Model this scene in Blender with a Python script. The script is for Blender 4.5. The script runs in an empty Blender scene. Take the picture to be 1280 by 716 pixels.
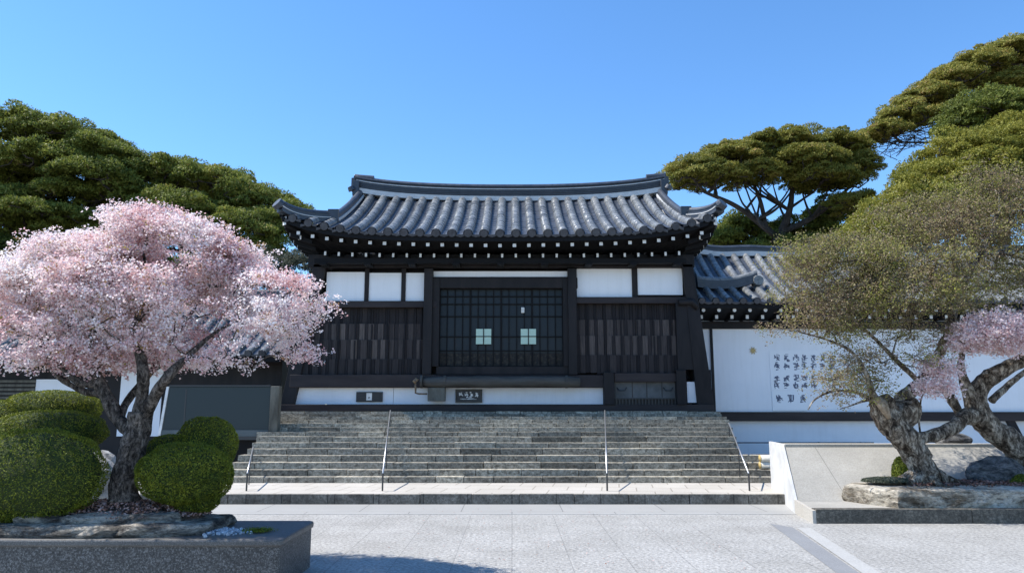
import bpy, math, random
import numpy as np
from mathutils import Vector, noise as mnoise
R = math.radians
rnd = random.Random(7)
nrg = np.random.default_rng(11)
scene = bpy.context.scene
C = scene.collection

# ------------------------------------------------------------------ camera
F = 924.0; PITCH = math.atan(152/924.0); EYE = 1.6
cam_d = bpy.data.cameras.new('camera'); cam = bpy.data.objects.new('camera', cam_d); C.objects.link(cam)
cam_d.sensor_width = 36; cam_d.lens = F/1280*36; cam_d.clip_end = 3000; cam_d.clip_start = 0.05
cam.location = (0, 0, EYE); cam.rotation_euler = (math.pi/2+PITCH, 0, 0)
scene.camera = cam
# ------------------------------------------------------------------ light
SUN = Vector((-0.68, 0.045, 1.0)).normalized()
elev = math.asin(SUN.z); azim = math.atan2(SUN.x, SUN.y)
w = bpy.data.worlds.new('World'); scene.world = w; w.use_nodes = True
nt = w.node_tree; nt.nodes.clear()
out = nt.nodes.new('ShaderNodeOutputWorld'); bg = nt.nodes.new('ShaderNodeBackground')
sky = nt.nodes.new('ShaderNodeTexSky'); sky.sky_type = 'NISHITA'; sky.sun_disc = False
sky.sun_elevation = elev; sky.sun_rotation = azim
sky.air_density = 1.1; sky.dust_density = 0.0; sky.ozone_density = 6.0; sky.altitude = 400
bg.inputs['Strength'].default_value = 0.15
hs = nt.nodes.new('ShaderNodeHueSaturation'); hs.inputs['Saturation'].default_value = 1.13
nt.links.new(sky.outputs[0], hs.inputs['Color']); nt.links.new(hs.outputs[0], bg.inputs[0]); nt.links.new(bg.outputs[0], out.inputs[0])
sd = bpy.data.lights.new('sun', 'SUN'); so = bpy.data.objects.new('sun', sd); C.objects.link(so)
sd.energy = 4.5; sd.angle = R(0.55); sd.color = (1.0, 0.955, 0.89)
so.rotation_euler = SUN.to_track_quat('Z', 'Y').to_euler(); so.location = (-10, 10, 20)
scene.view_settings.view_transform = 'Standard'; scene.view_settings.look = 'None'
scene.view_settings.exposure = 0.74; scene.view_settings.gamma = 1

# ------------------------------------------------------------------ coordinates
cp, sp_ = math.cos(PITCH), math.sin(PITCH)
def ray(px, py):
    a = (px-640)/F; b = (358-py)/F
    return Vector((a, cp-b*sp_, sp_+b*cp))
def P(px, py, Y):
    d = ray(px, py); return Vector((0, 0, EYE)) + d*(Y/d.y)
def G(px, py, z=0.0):
    d = ray(px, py); return Vector((0, 0, EYE)) + d*((z-EYE)/d.z)
def W(n, Y): return n*Y/F

# ------------------------------------------------------------------ materials
def mat(name):
    m = bpy.data.materials.new(name); m.use_nodes = True
    return m, m.node_tree, m.node_tree.nodes['Principled BSDF']
def N(t, kind, **kw):
    n = t.nodes.new(kind)
    for k, v in kw.items():
        if k in n.inputs: n.inputs[k].default_value = v
        else: setattr(n, k, v)
    return n
def ramp(t, fac, stops):
    r = t.nodes.new('ShaderNodeValToRGB'); e = r.color_ramp.elements
    while len(e) < len(stops): e.new(0.5)
    for i, (p, c) in enumerate(stops):
        e[i].position = p; e[i].color = (*c, 1) if len(c) == 3 else c
    t.links.new(fac, r.inputs[0]); return r
def coords(t, scale=(1, 1, 1), rot=(0, 0, 0), loc=(0, 0, 0)):
    g = t.nodes.new('ShaderNodeNewGeometry'); m = t.nodes.new('ShaderNodeMapping')
    m.inputs['Scale'].default_value = scale; m.inputs['Rotation'].default_value = rot; m.inputs['Location'].default_value = loc
    t.links.new(g.outputs['Position'], m.inputs[0]); return m.outputs[0]
def simple(name, col, rough=0.7, col2=None, scale=3.0, bump=0.0, bscale=None, metallic=0, stretch=(1, 1, 1), detail=6, spec=None, lo=0.35, hi=0.65):
    m, t, b = mat(name)
    b.inputs['Roughness'].default_value = rough; b.inputs['Metallic'].default_value = metallic
    if spec is not None: b.inputs['Specular IOR Level'].default_value = spec
    b.inputs['Base Color'].default_value = (*col, 1)
    v = coords(t, stretch)
    if col2:
        n = N(t, 'ShaderNodeTexNoise', Scale=scale, Detail=detail, Roughness=0.65); t.links.new(v, n.inputs['Vector'])
        r = ramp(t, n.outputs['Fac'], [(lo, col), (hi, col2)]); t.links.new(r.outputs[0], b.inputs['Base Color'])
    if bump:
        n2 = N(t, 'ShaderNodeTexNoise', Scale=bscale or scale*4, Detail=8, Roughness=0.65); t.links.new(v, n2.inputs['Vector'])
        bp = N(t, 'ShaderNodeBump', Strength=1.0, Distance=bump); t.links.new(n2.outputs['Fac'], bp.inputs['Height']); t.links.new(bp.outputs[0], b.inputs['Normal'])
    return m
def mixc(t, fac, a, b, mode='MIX'):
    m = t.nodes.new('ShaderNodeMix'); m.data_type = 'RGBA'; m.blend_type = mode
    for s, v in ((0, fac), (6, a), (7, b)):
        if hasattr(v, 'links') or isinstance(v, bpy.types.NodeSocket): t.links.new(v, m.inputs[s])
        else: m.inputs[s].default_value = v if s == 0 else (*v, 1)
    return m.outputs[2]

def granite(name, c1, c2, c3, speck=90, stain=None, rough=0.75, brick=None, brickrot=0, mortar=(0.2, 0.2, 0.2), stain_amt=0.6, bump=0.002, brickplane='XY', sscale=0.9):
    """speckled stone, optional joints"""
    m, t, b = mat(name); b.inputs['Roughness'].default_value = rough
    v = coords(t)
    n = N(t, 'ShaderNodeTexNoise', Scale=speck, Detail=3, Roughness=0.8); t.links.new(v, n.inputs['Vector'])
    r = ramp(t, n.outputs['Fac'], [(0.3, c1), (0.5, c2), (0.7, c3)])
    col = r.outputs[0]
    n2 = N(t, 'ShaderNodeTexNoise', Scale=sscale, Detail=7, Roughness=0.7); t.links.new(v, n2.inputs['Vector'])
    if stain:
        r2 = ramp(t, n2.outputs['Fac'], [(0.38, (1, 1, 1)), (0.62, stain)])
        col = mixc(t, stain_amt, col, r2.outputs[0], 'MULTIPLY')
    hb = n.outputs['Fac']
    if brick:
        if brickplane == 'XY': vb = coords(t, rot=(0, 0, brickrot))
        else: vb = coords(t, rot=(R(90), 0, 0))
        bk = N(t, 'ShaderNodeTexBrick', Scale=1.0); bk.inputs['Brick Width'].default_value = brick[0]; bk.inputs['Row Height'].default_value = brick[1]
        bk.inputs['Mortar Size'].default_value = brick[2]; bk.inputs['Mortar Smooth'].default_value = 0.3
        bk.inputs['Color1'].default_value = (1, 1, 1, 1); bk.inputs['Color2'].default_value = (brick[3],)*3+(1,); bk.inputs['Mortar'].default_value = (*mortar, 1)
        t.links.new(vb, bk.inputs['Vector'])
        col = mixc(t, 1.0, col, bk.outputs['Color'], 'MULTIPLY')
    t.links.new(col, b.inputs['Base Color'])
    bp = N(t, 'ShaderNodeBump', Strength=0.8, Distance=bump); t.links.new(hb, bp.inputs['Height']); t.links.new(bp.outputs[0], b.inputs['Normal'])
    return m

M = {}
M['paving'] = granite('paving', (0.17, 0.165, 0.155), (0.345, 0.337, 0.315), (0.56, 0.545, 0.51), speck=26, stain=(0.68, 0.67, 0.65), brick=(1.25, 0.62, 0.007, 0.93), brickrot=R(90), mortar=(0.72, 0.72, 0.72), bump=0.010, rough=0.8)
M['border'] = granite('border', (0.27, 0.265, 0.25), (0.33, 0.325, 0.305), (0.38, 0.37, 0.35), speck=70, stain=(0.88, 0.88, 0.88), brick=(1.6, 3, 0.01, 0.95), brickrot=0, mortar=(0.55, 0.55, 0.55))
M['darkband'] = granite('darkband', (0.17, 0.175, 0.18), (0.22, 0.225, 0.23), (0.28, 0.28, 0.28), speck=60, stain=(0.85, 0.85, 0.85))
M['paleband'] = granite('paleband', (0.30, 0.295, 0.275), (0.385, 0.38, 0.36), (0.46, 0.45, 0.43), speck=60, stain=(0.85, 0.85, 0.85))
M['landing'] = granite('landing', (0.38, 0.35, 0.30), (0.48, 0.445, 0.39), (0.54, 0.51, 0.45), speck=60, stain=(0.85, 0.84, 0.82), brick=(0.62, 0.62, 0.012, 0.92), mortar=(0.55, 0.53, 0.5), brickrot=R(8))
M['kerbdark'] = granite('kerbdark', (0.04, 0.037, 0.03), (0.11, 0.1, 0.08), (0.24, 0.215, 0.175), speck=34, stain=(0.45, 0.45, 0.45), stain_amt=0.9, sscale=3)
M['kerbdark_row'] = granite('kerbdark_row', (0.09, 0.083, 0.07), (0.2, 0.185, 0.155), (0.34, 0.32, 0.28), speck=30, stain=(0.4, 0.39, 0.37), stain_amt=0.9, brick=(0.75, 4, 0.012, 0.75), mortar=(0.4, 0.4, 0.4), sscale=3)
def stepmat():
    m, t, b = mat('step_stone'); b.inputs['Roughness'].default_value = 0.85
    v = coords(t)
    n = N(t, 'ShaderNodeTexNoise', Scale=22, Detail=5, Roughness=0.85); t.links.new(v, n.inputs['Vector'])
    r = ramp(t, n.outputs['Fac'], [(0.32, (0.12, 0.11, 0.09)), (0.5, (0.36, 0.34, 0.295)), (0.68, (0.66, 0.63, 0.56))])
    at = t.nodes.new('ShaderNodeAttribute'); at.attribute_name = 'tone'
    r3 = ramp(t, at.outputs['Fac'], [(0, (0.38, 0.375, 0.36)), (0.5, (0.80, 0.79, 0.77)), (1, (1.15, 1.13, 1.08))])
    c = mixc(t, 1.0, r.outputs[0], r3.outputs[0], 'MULTIPLY')
    vs = coords(t, (4.5, 1.6, 7.0))
    n2 = N(t, 'ShaderNodeTexNoise', Scale=2.2, Detail=8, Roughness=0.75); t.links.new(vs, n2.inputs['Vector'])
    r2 = ramp(t, n2.outputs['Fac'], [(0.38, (0.34, 0.315, 0.27)), (0.5, (0.9, 0.87, 0.81)), (0.66, (1.2, 1.16, 1.08))])
    c = mixc(t, 0.9, c, r2.outputs[0], 'MULTIPLY'); t.links.new(c, b.inputs['Base Color'])
    bp = N(t, 'ShaderNodeBump', Strength=1, Distance=0.008); t.links.new(n2.outputs['Fac'], bp.inputs['Height']); t.links.new(bp.outputs[0], b.inputs['Normal'])
    return m
M['step'] = stepmat()
M['planter'] = granite('planter', (0.012, 0.012, 0.012), (0.075, 0.071, 0.066), (0.34, 0.33, 0.31), speck=70, stain=(0.6, 0.6, 0.62), stain_amt=0.8, rough=0.6, bump=0.002)
M['planter_top'] = granite('planter_top', (0.05, 0.048, 0.045), (0.12, 0.115, 0.105), (0.26, 0.25, 0.23), speck=95, stain=(0.55, 0.56, 0.6), stain_amt=0.8, rough=0.5)
M['bank'] = granite('bank', (0.3, 0.285, 0.25), (0.38, 0.36, 0.32), (0.44, 0.42, 0.37), speck=45, stain=(0.75, 0.75, 0.74), stain_amt=0.8, brick=(2.6, 1.3, 0.008, 0.97), mortar=(0.6, 0.6, 0.6), rough=0.8)
M['bankside'] = granite('bankside', (0.36, 0.335, 0.29), (0.45, 0.42, 0.37), (0.52, 0.49, 0.43), speck=45, stain=(0.85, 0.82, 0.78))
def rockmat(name, dark, mid, pale, sc=4, stretch=(1, 1, 2.5)):
    m, t, b = mat(name); b.inputs['Roughness'].default_value = 0.9; b.inputs['Specular IOR Level'].default_value = 0.2
    v = coords(t, stretch); n = N(t, 'ShaderNodeTexNoise', Scale=sc, Detail=12, Roughness=0.7); n.inputs['Distortion'].default_value = 0.5; t.links.new(v, n.inputs['Vector'])
    v2 = N(t, 'ShaderNodeTexNoise', Scale=sc*7, Detail=8, Roughness=0.8); t.links.new(v, v2.inputs['Vector'])
    r = ramp(t, n.outputs['Fac'], [(0.40, dark), (0.5, mid), (0.60, pale)]); r2 = ramp(t, v2.outputs['Fac'], [(0.38, (0.3, 0.3, 0.3)), (0.5, (0.95, 0.95, 0.95)), (0.65, (1.3, 1.28, 1.25))])
    c = mixc(t, 0.9, r.outputs[0], r2.outputs[0], 'MULTIPLY'); t.links.new(c, b.inputs['Base Color'])
    a = N(t, 'ShaderNodeMath', operation='ADD'); t.links.new(n.outputs['Fac'], a.inputs[0]); t.links.new(v2.outputs['Fac'], a.inputs[1])
    bp = N(t, 'ShaderNodeBump', Strength=1, Distance=0.04); t.links.new(a.outputs[0], bp.inputs['Height']); t.links.new(bp.outputs[0], b.inputs['Normal']); return m
M['slab'] = rockmat('slab', (0.13, 0.105, 0.075), (0.42, 0.375, 0.30), (0.60, 0.55, 0.46), 1.6)
M['ledge'] = rockmat('ledge', (0.06, 0.052, 0.045), (0.22, 0.2, 0.17), (0.52, 0.47, 0.39), 3.5)
M['rock'] = rockmat('rock', (0.04, 0.04, 0.04), (0.12, 0.12, 0.12), (0.24, 0.235, 0.225), 3)
M['palerock'] = simple('palerock', (0.16, 0.155, 0.145), 0.8, (0.5, 0.49, 0.46), 7, 0.03, 14)
M['soil'] = simple('soil', (0.05, 0.035, 0.025), 0.95, (0.16, 0.11, 0.09), 12, 0.03, 30)
M['moss'] = simple('moss', (0.04, 0.06, 0.01), 0.95, (0.12, 0.13, 0.03), 20, 0.02, 60)
def plaster(name, c1, c2):
    m, t, b = mat(name); b.inputs['Roughness'].default_value = 0.85
    n = N(t, 'ShaderNodeTexNoise', Scale=1.1, Detail=8, Roughness=0.6); t.links.new(coords(t), n.inputs['Vector'])
    st = N(t, 'ShaderNodeTexNoise', Scale=5, Detail=6, Roughness=0.7); t.links.new(coords(t, (1.4, 1.4, 0.12)), st.inputs['Vector'])
    r = ramp(t, n.outputs['Fac'], [(0.35, c1), (0.65, c2)]); r2 = ramp(t, st.outputs['Fac'], [(0.36, (0.88, 0.875, 0.86)), (0.52, (1, 1, 1))])
    t.links.new(mixc(t, 0.3, r.outputs[0], r2.outputs[0], 'MULTIPLY'), b.inputs['Base Color'])
    n2 = N(t, 'ShaderNodeTexNoise', Scale=30, Detail=6); t.links.new(coords(t), n2.inputs['Vector']); bp = N(t, 'ShaderNodeBump', Strength=1, Distance=0.003); t.links.new(n2.outputs['Fac'], bp.inputs['Height']); t.links.new(bp.outputs[0], b.inputs['Normal']); return m
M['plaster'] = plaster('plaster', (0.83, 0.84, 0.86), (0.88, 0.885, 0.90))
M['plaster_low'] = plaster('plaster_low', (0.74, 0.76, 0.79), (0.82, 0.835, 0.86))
M['wood'] = simple('dark_wood', (0.010, 0.009, 0.010), 0.6, (0.024, 0.020, 0.020), 3, 0.003, 14, stretch=(1, 1, 0.2), spec=0.25)
M['beam'] = simple('beam_wood', (0.018, 0.013, 0.014), 0.6, (0.04, 0.031, 0.03), 3, 0.003, 14, stretch=(0.2, 1, 1), spec=0.3)
M['rafter'] = simple('rafter_wood', (0.008, 0.008, 0.009), 0.75, spec=0.2)
M['oldlog'] = simple('old_log', (0.03, 0.027, 0.022), 0.8, (0.11, 0.1, 0.085), 3, 0.015, 18, stretch=(0.15, 1, 1))
M['rust'] = simple('rusty_iron', (0.25, 0.17, 0.09), 0.6, (0.05, 0.035, 0.03), 18, 0.003, 40)
M['moldboard'] = simple('mould_board', (0.07, 0.065, 0.05), 0.85, (0.16, 0.15, 0.12), 6, 0.004, 30, stretch=(1, 1, 0.3))
M['white'] = simple('white_paint', (0.8, 0.79, 0.76), 0.6, (0.62, 0.6, 0.56), 9)
def boards():
    m, t, b = mat('weathered_boards'); b.inputs['Roughness'].default_value = 0.75; b.inputs['Specular IOR Level'].default_value = 0.25
    at = t.nodes.new('ShaderNodeAttribute'); at.attribute_name = 'tone'
    v = coords(t, (1, 1, 0.06))
    n = N(t, 'ShaderNodeTexNoise', Scale=38, Detail=5, Roughness=0.7); t.links.new(v, n.inputs['Vector'])
    r = ramp(t, n.outputs['Fac'], [(0.3, (0.5, 0.5, 0.5)), (0.7, (1.5, 1.45, 1.42))])
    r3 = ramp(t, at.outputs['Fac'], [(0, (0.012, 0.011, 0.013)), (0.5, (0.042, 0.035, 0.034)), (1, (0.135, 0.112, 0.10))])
    c = mixc(t, 1, r3.outputs[0], r.outputs[0], 'MULTIPLY'); t.links.new(c, b.inputs['Base Color'])
    return m
M['boards'] = boards()
def tilemat(name, c1, c2, rough=0.32):
    m, t, b = mat(name)
    v = coords(t); n = N(t, 'ShaderNodeTexNoise', Scale=7, Detail=7, Roughness=0.75); t.links.new(v, n.inputs['Vector'])
    r = ramp(t, n.outputs['Fac'], [(0.3, c1), (0.7, c2)]); at = t.nodes.new('ShaderNodeAttribute'); at.attribute_name = 'tone'; ra = ramp(t, at.outputs['Fac'], [(0, (0.55, 0.55, 0.56)), (1, (1.45, 1.44, 1.40))]); t.links.new(mixc(t, 1, r.outputs[0], ra.outputs[0], 'MULTIPLY'), b.inputs['Base Color'])
    r2 = ramp(t, n.outputs['Fac'], [(0.3, (rough-0.08,)*3), (0.7, (rough+0.15,)*3)]); t.links.new(r2.outputs[0], b.inputs['Roughness'])
    n3 = N(t, 'ShaderNodeTexNoise', Scale=40, Detail=4); t.links.new(v, n3.inputs['Vector'])
    bp = N(t, 'ShaderNodeBump', Strength=0.6, Distance=0.004); t.links.new(n3.outputs['Fac'], bp.inputs['Height']); t.links.new(bp.outputs[0], b.inputs['Normal'])
    return m
M['tile'] = tilemat('roof_tile', (0.06, 0.066, 0.07), (0.26, 0.268, 0.27), 0.26)
M['pan'] = tilemat('shaded_pan_tile', (0.02, 0.027, 0.04), (0.05, 0.06, 0.08), 0.4)  # darker than the cover tiles: shade between rows put into the colour
M['tile_dark'] = tilemat('ridge_tile', (0.022, 0.027, 0.037), (0.06, 0.07, 0.088), 0.38)
M['tile_pale'] = tilemat('mortar_tile', (0.45, 0.45, 0.45), (0.65, 0.65, 0.64), 0.6)
m, t, b = mat('dark_glass'); b.inputs['Base Color'].default_value = (0.016, 0.023, 0.031, 1); b.inputs['Roughness'].default_value = 0.3; b.inputs['Specular IOR Level'].default_value = 0.22; M['glass'] = m
m, t, b = mat('annex_glass'); b.inputs['Base Color'].default_value = (0.022, 0.036, 0.042, 1); b.inputs['Roughness'].default_value = 0.3; b.inputs['Specular IOR Level'].default_value = 0.3; M['aglass'] = m
m, t, b = mat('pale_pane'); b.inputs['Base Color'].default_value = (0.46, 0.62, 0.50, 1); b.inputs['Roughness'].default_value = 0.5; M['paper'] = m
m, t, b = mat('paper_sheet'); b.inputs['Base Color'].default_value = (0.86, 0.87, 0.88, 1); b.inputs['Roughness'].default_value = 0.7; M['sheet'] = m
m, t, b = mat('ink'); b.inputs['Base Color'].default_value = (0.10, 0.115, 0.17, 1); b.inputs['Roughness'].default_value = 0.7; M['ink'] = m
m, t, b = mat('black_plate'); b.inputs['Base Color'].default_value = (0.012, 0.013, 0.017, 1); b.inputs['Roughness'].default_value = 0.4; M['plate'] = m
m, t, b = mat('ochre'); b.inputs['Base Color'].default_value = (0.5, 0.36, 0.14, 1); M['ochre'] = m
m, t, b = mat('steel'); b.inputs['Base Color'].default_value = (0.5, 0.5, 0.5, 1); b.inputs['Metallic'].default_value = 0.8; b.inputs['Roughness'].default_value = 0.35; M['steel'] = m
m, t, b = mat('dark_steel'); b.inputs['Base Color'].default_value = (0.06, 0.06, 0.06, 1); b.inputs['Metallic'].default_value = 0.5; b.inputs['Roughness'].default_value = 0.5; M['dsteel'] = m
M['greypanel'] = simple('grey_panel', (0.07, 0.075, 0.075), 0.7, (0.12, 0.125, 0.125), 3)
M['cream'] = simple('cream_mat', (0.6, 0.57, 0.48), 0.8, (0.72, 0.7, 0.64), 9, 0.003, 40)
def barkmat(name, dark, mid, pale, sc=9):
    m, t, b = mat(name); b.inputs['Roughness'].default_value = 0.9; b.inputs['Specular IOR Level'].default_value = 0.15
    v = coords(t, (1, 1, 0.5)); n = N(t, 'ShaderNodeTexNoise', Scale=sc, Detail=10, Roughness=0.72); n.inputs['Distortion'].default_value = 0.8; t.links.new(v, n.inputs['Vector'])
    vo = N(t, 'ShaderNodeTexNoise', Scale=sc*3.1, Detail=6, Roughness=0.8); t.links.new(v, vo.inputs['Vector'])
    r = ramp(t, n.outputs['Fac'], [(0.40, dark), (0.50, mid), (0.60, pale)]); r2 = ramp(t, vo.outputs['Fac'], [(0.42, (0.3, 0.28, 0.27)), (0.52, (1, 1, 1)), (0.62, (1.35, 1.3, 1.25))])
    c = mixc(t, 0.85, r.outputs[0], r2.outputs[0], 'MULTIPLY'); t.links.new(c, b.inputs['Base Color'])
    a = N(t, 'ShaderNodeMath', operation='ADD'); t.links.new(n.outputs['Fac'], a.inputs[0]); t.links.new(vo.outputs['Fac'], a.inputs[1])
    bp = N(t, 'ShaderNodeBump', Strength=1, Distance=0.05); t.links.new(a.outputs[0], bp.inputs['Height']); t.links.new(bp.outputs[0], b.inputs['Normal']); return m
M['bark'] = simple('bark_grey', (0.045, 0.035, 0.028), 0.9, (0.20, 0.165, 0.135), 9, 0.03, 22, stretch=(1, 1, 0.45))
M['barkdark'] = simple('bark_dark', (0.02, 0.016, 0.014), 0.9, (0.07, 0.055, 0.045), 9, 0.02, 22, stretch=(1, 1, 0.45))
M['barkpale'] = simple('bark_pale', (0.09, 0.07, 0.055), 0.9, (0.42, 0.36, 0.29), 5, 0.05, 11, stretch=(1, 1, 0.6), lo=0.4, hi=0.6)
M['cutwood'] = simple('cut_wood', (0.22, 0.16, 0.10), 0.9, (0.46, 0.36, 0.26), 14, 0.02, 30)
M['bark'] = barkmat('bark_grey', (0.045, 0.037, 0.031), (0.16, 0.135, 0.113), (0.34, 0.29, 0.245), 16)
M['barkpale'] = barkmat('bark_pale', (0.06, 0.044, 0.032), (0.25, 0.20, 0.15), (0.62, 0.54, 0.43), 10)
def leafmat(name, stops, transl=0.25, rough=0.6):
    m, t, b = mat(name); b.inputs['Roughness'].default_value = rough; b.inputs['Specular IOR Level'].default_value = 0.25
    at = t.nodes.new('ShaderNodeAttribute'); at.attribute_name = 'tone'
    r = ramp(t, at.outputs['Fac'], stops); t.links.new(r.outputs[0], b.inputs['Base Color'])
    tr = t.nodes.new('ShaderNodeBsdfTranslucent'); t.links.new(r.outputs[0], tr.inputs[0])
    mx = t.nodes.new('ShaderNodeMixShader'); mx.inputs[0].default_value = transl
    o = t.nodes['Material Output']; t.links.new(b.outputs[0], mx.inputs[1]); t.links.new(tr.outputs[0], mx.inputs[2]); t.links.new(mx.outputs[0], o.inputs[0])
    return m
M['pine'] = leafmat('pine_needles', [(0, (0.05, 0.068, 0.014)), (0.5, (0.16, 0.19, 0.035)), (0.85, (0.29, 0.31, 0.06)), (1, (0.38, 0.27, 0.1))], 0.35)
M['pine_brown'] = leafmat('pine_needles_brown', [(0, (0.09, 0.10, 0.022)), (0.45, (0.23, 0.23, 0.04)), (0.8, (0.36, 0.30, 0.075)), (1, (0.42, 0.25, 0.12))], 0.35)
M['hillgreen'] = leafmat('broad_leaves', [(0, (0.10, 0.11, 0.018)), (0.5, (0.24, 0.235, 0.035)), (1, (0.38, 0.34, 0.07))], 0.35)
M['shrub'] = leafmat('shrub_leaves', [(0, (0.045, 0.07, 0.01)), (0.6, (0.18, 0.21, 0.02)), (1, (0.36, 0.37, 0.04))], 0.25)
M['blossom'] = leafmat('blossom', [(0, (0.66, 0.36, 0.36)), (0.35, (0.84, 0.64, 0.64)), (0.7, (0.90, 0.79, 0.77)), (0.955, (0.94, 0.9, 0.88)), (0.96, (0.42, 0.22, 0.12)), (1, (0.3, 0.26, 0.08))], 0.35)
for e in M['blossom'].node_tree.nodes: pass
M['olive'] = leafmat('olive_leaves', [(0, (0.20, 0.13, 0.09)), (0.3, (0.30, 0.235, 0.14)), (0.55, (0.25, 0.23, 0.075)), (0.85, (0.25, 0.26, 0.045)), (1, (0.34, 0.36, 0.06))], 0.3)
M['greyleaf'] = leafmat('grey_leaves', [(0, (0.04, 0.05, 0.03)), (0.6, (0.12, 0.13, 0.09)), (1, (0.2, 0.2, 0.15))], 0.2)
M['mulch'] = leafmat('fallen_petals', [(0, (0.1, 0.05, 0.035)), (0.5, (0.3, 0.16, 0.12)), (1, (0.6, 0.42, 0.38))], 0.05)
M['gravel'] = simple('gravel', (0.15, 0.17, 0.2), 0.8, (0.7, 0.72, 0.75), 25, 0.01, 60)

# ------------------------------------------------------------------ object helpers
def empty(name, loc, label, cat, group=None):
    o = bpy.data.objects.new(name, None); C.objects.link(o); o.location = loc; o.empty_display_size = 0.2
    o['label'] = label; o['category'] = cat
    if group: o['group'] = group
    return o
def tag(o, label=None, cat=None, group=None, kind=None):
    if label: o['label'] = label
    if cat: o['category'] = cat
    if group: o['group'] = group
    if kind: o['kind'] = kind
    return o
def wloc(p):
    v = Vector(p.location)
    while p.parent: p = p.parent; v += p.location
    return v
def link(name, me, parent=None, origin=None):
    """vertices are in world metres; keep that place whatever the parent"""
    o = bpy.data.objects.new(name, me); C.objects.link(o)
    if parent: o.parent = parent; o.location = -wloc(parent)
    if origin is not None:
        me.transform(__import__('mathutils').Matrix.Translation(-Vector(origin))); o.location = o.location + Vector(origin)
    return o
class MB:
    def __init__(s): s.v = []; s.f = []; s.m = []; s.t = []
    def add(s, vs, fs, mi=0, tone=0.5):
        b = len(s.v); s.v.extend([tuple(x) for x in vs])
        for f in fs: s.f.append([b+i for i in f]); s.m.append(mi); s.t.append(tone)
    def box(s, x0, x1, y0, y1, z0, z1, mi=0, tone=0.5, bev=0.0):
        s.hexa([(x0, y0, z0), (x1, y0, z0), (x1, y1, z0), (x0, y1, z0)], [(x0, y0, z1), (x1, y0, z1), (x1, y1, z1), (x0, y1, z1)], mi, tone)
    def hexa(s, lo, hi, mi=0, tone=0.5):
        s.add(list(lo)+list(hi), [(3, 2, 1, 0), (4, 5, 6, 7), (0, 1, 5, 4), (1, 2, 6, 5), (2, 3, 7, 6), (3, 0, 4, 7)], mi, tone)
    def prism(s, poly, h, mi=0, z=0):       # poly of (x,y), from z to h
        n = len(poly); vs = [(x, y, z) for x, y in poly]+[(x, y, h) for x, y in poly]
        s.add(vs, [tuple(range(n))[::-1], tuple(range(n, 2*n))]+[(i, (i+1) % n, n+(i+1) % n, n+i) for i in range(n)], mi)
    def tube(s, pts, rs, sides=8, mi=0, noise=0.0, nsc=4, cap=True, tone=0.5):
        pts = [Vector(p) for p in pts]; n = len(pts); rings = []
        up = Vector((0.13, 0.9, 0.41))
        for i, p in enumerate(pts):
            t = (pts[min(i+1, n-1)]-pts[max(i-1, 0)])
            if t.length < 1e-6: t = Vector((0, 0, 1))
            t.normalize(); a = t.cross(up)
            if a.length < 0.1: a = t.cross(Vector((1, 0, 0)))
            a.normalize(); bb = t.cross(a); rr = rs[i]
            ring = []
            for k in range(sides):
                an = 2*math.pi*k/sides; d = a*math.cos(an)+bb*math.sin(an); q = rr
                if noise:
                    q = rr*(1+noise*(mnoise.noise((p+d*rr)*nsc)+0.6*mnoise.noise((p+d*rr)*nsc*2.7)))
                ring.append(p+d*q)
            rings.append(ring)
        vs = [v for r_ in rings for v in r_]; fs = []
        for i in range(n-1):
            for k in range(sides):
                a0 = i*sides+k; a1 = i*sides+(k+1) % sides; fs.append((a0, a1, a1+sides, a0+sides))
        if cap: fs.append(tuple(range(sides))[::-1]); fs.append(tuple(range((n-1)*sides, n*sides)))
        s.add(vs, fs, mi, tone)
    def build(s, name, mats, parent=None, smooth=False, origin=None, bevel=0):
        me = bpy.data.meshes.new(name); me.from_pydata(s.v, [], s.f)
        if not isinstance(mats, (list, tuple)): mats = [mats]
        for m_ in mats: me.materials.append(m_)
        me.polygons.foreach_set('material_index', s.m)
        at = me.attributes.new('tone', 'FLOAT', 'FACE'); at.data.foreach_set('value', s.t)
        if smooth: me.polygons.foreach_set('use_smooth', [True]*len(s.f))
        me.update()
        o = link(name, me, parent, origin)
        if bevel:
            bm = o.modifiers.new('bevel', 'BEVEL'); bm.width = bevel; bm.segments = 2; bm.limit_method = 'ANGLE'
        return o
def dupchild(o, parent, delta):
    c = o.copy(); C.objects.link(c); c.parent = parent; c.location = o.location+Vector(delta); return c

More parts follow.
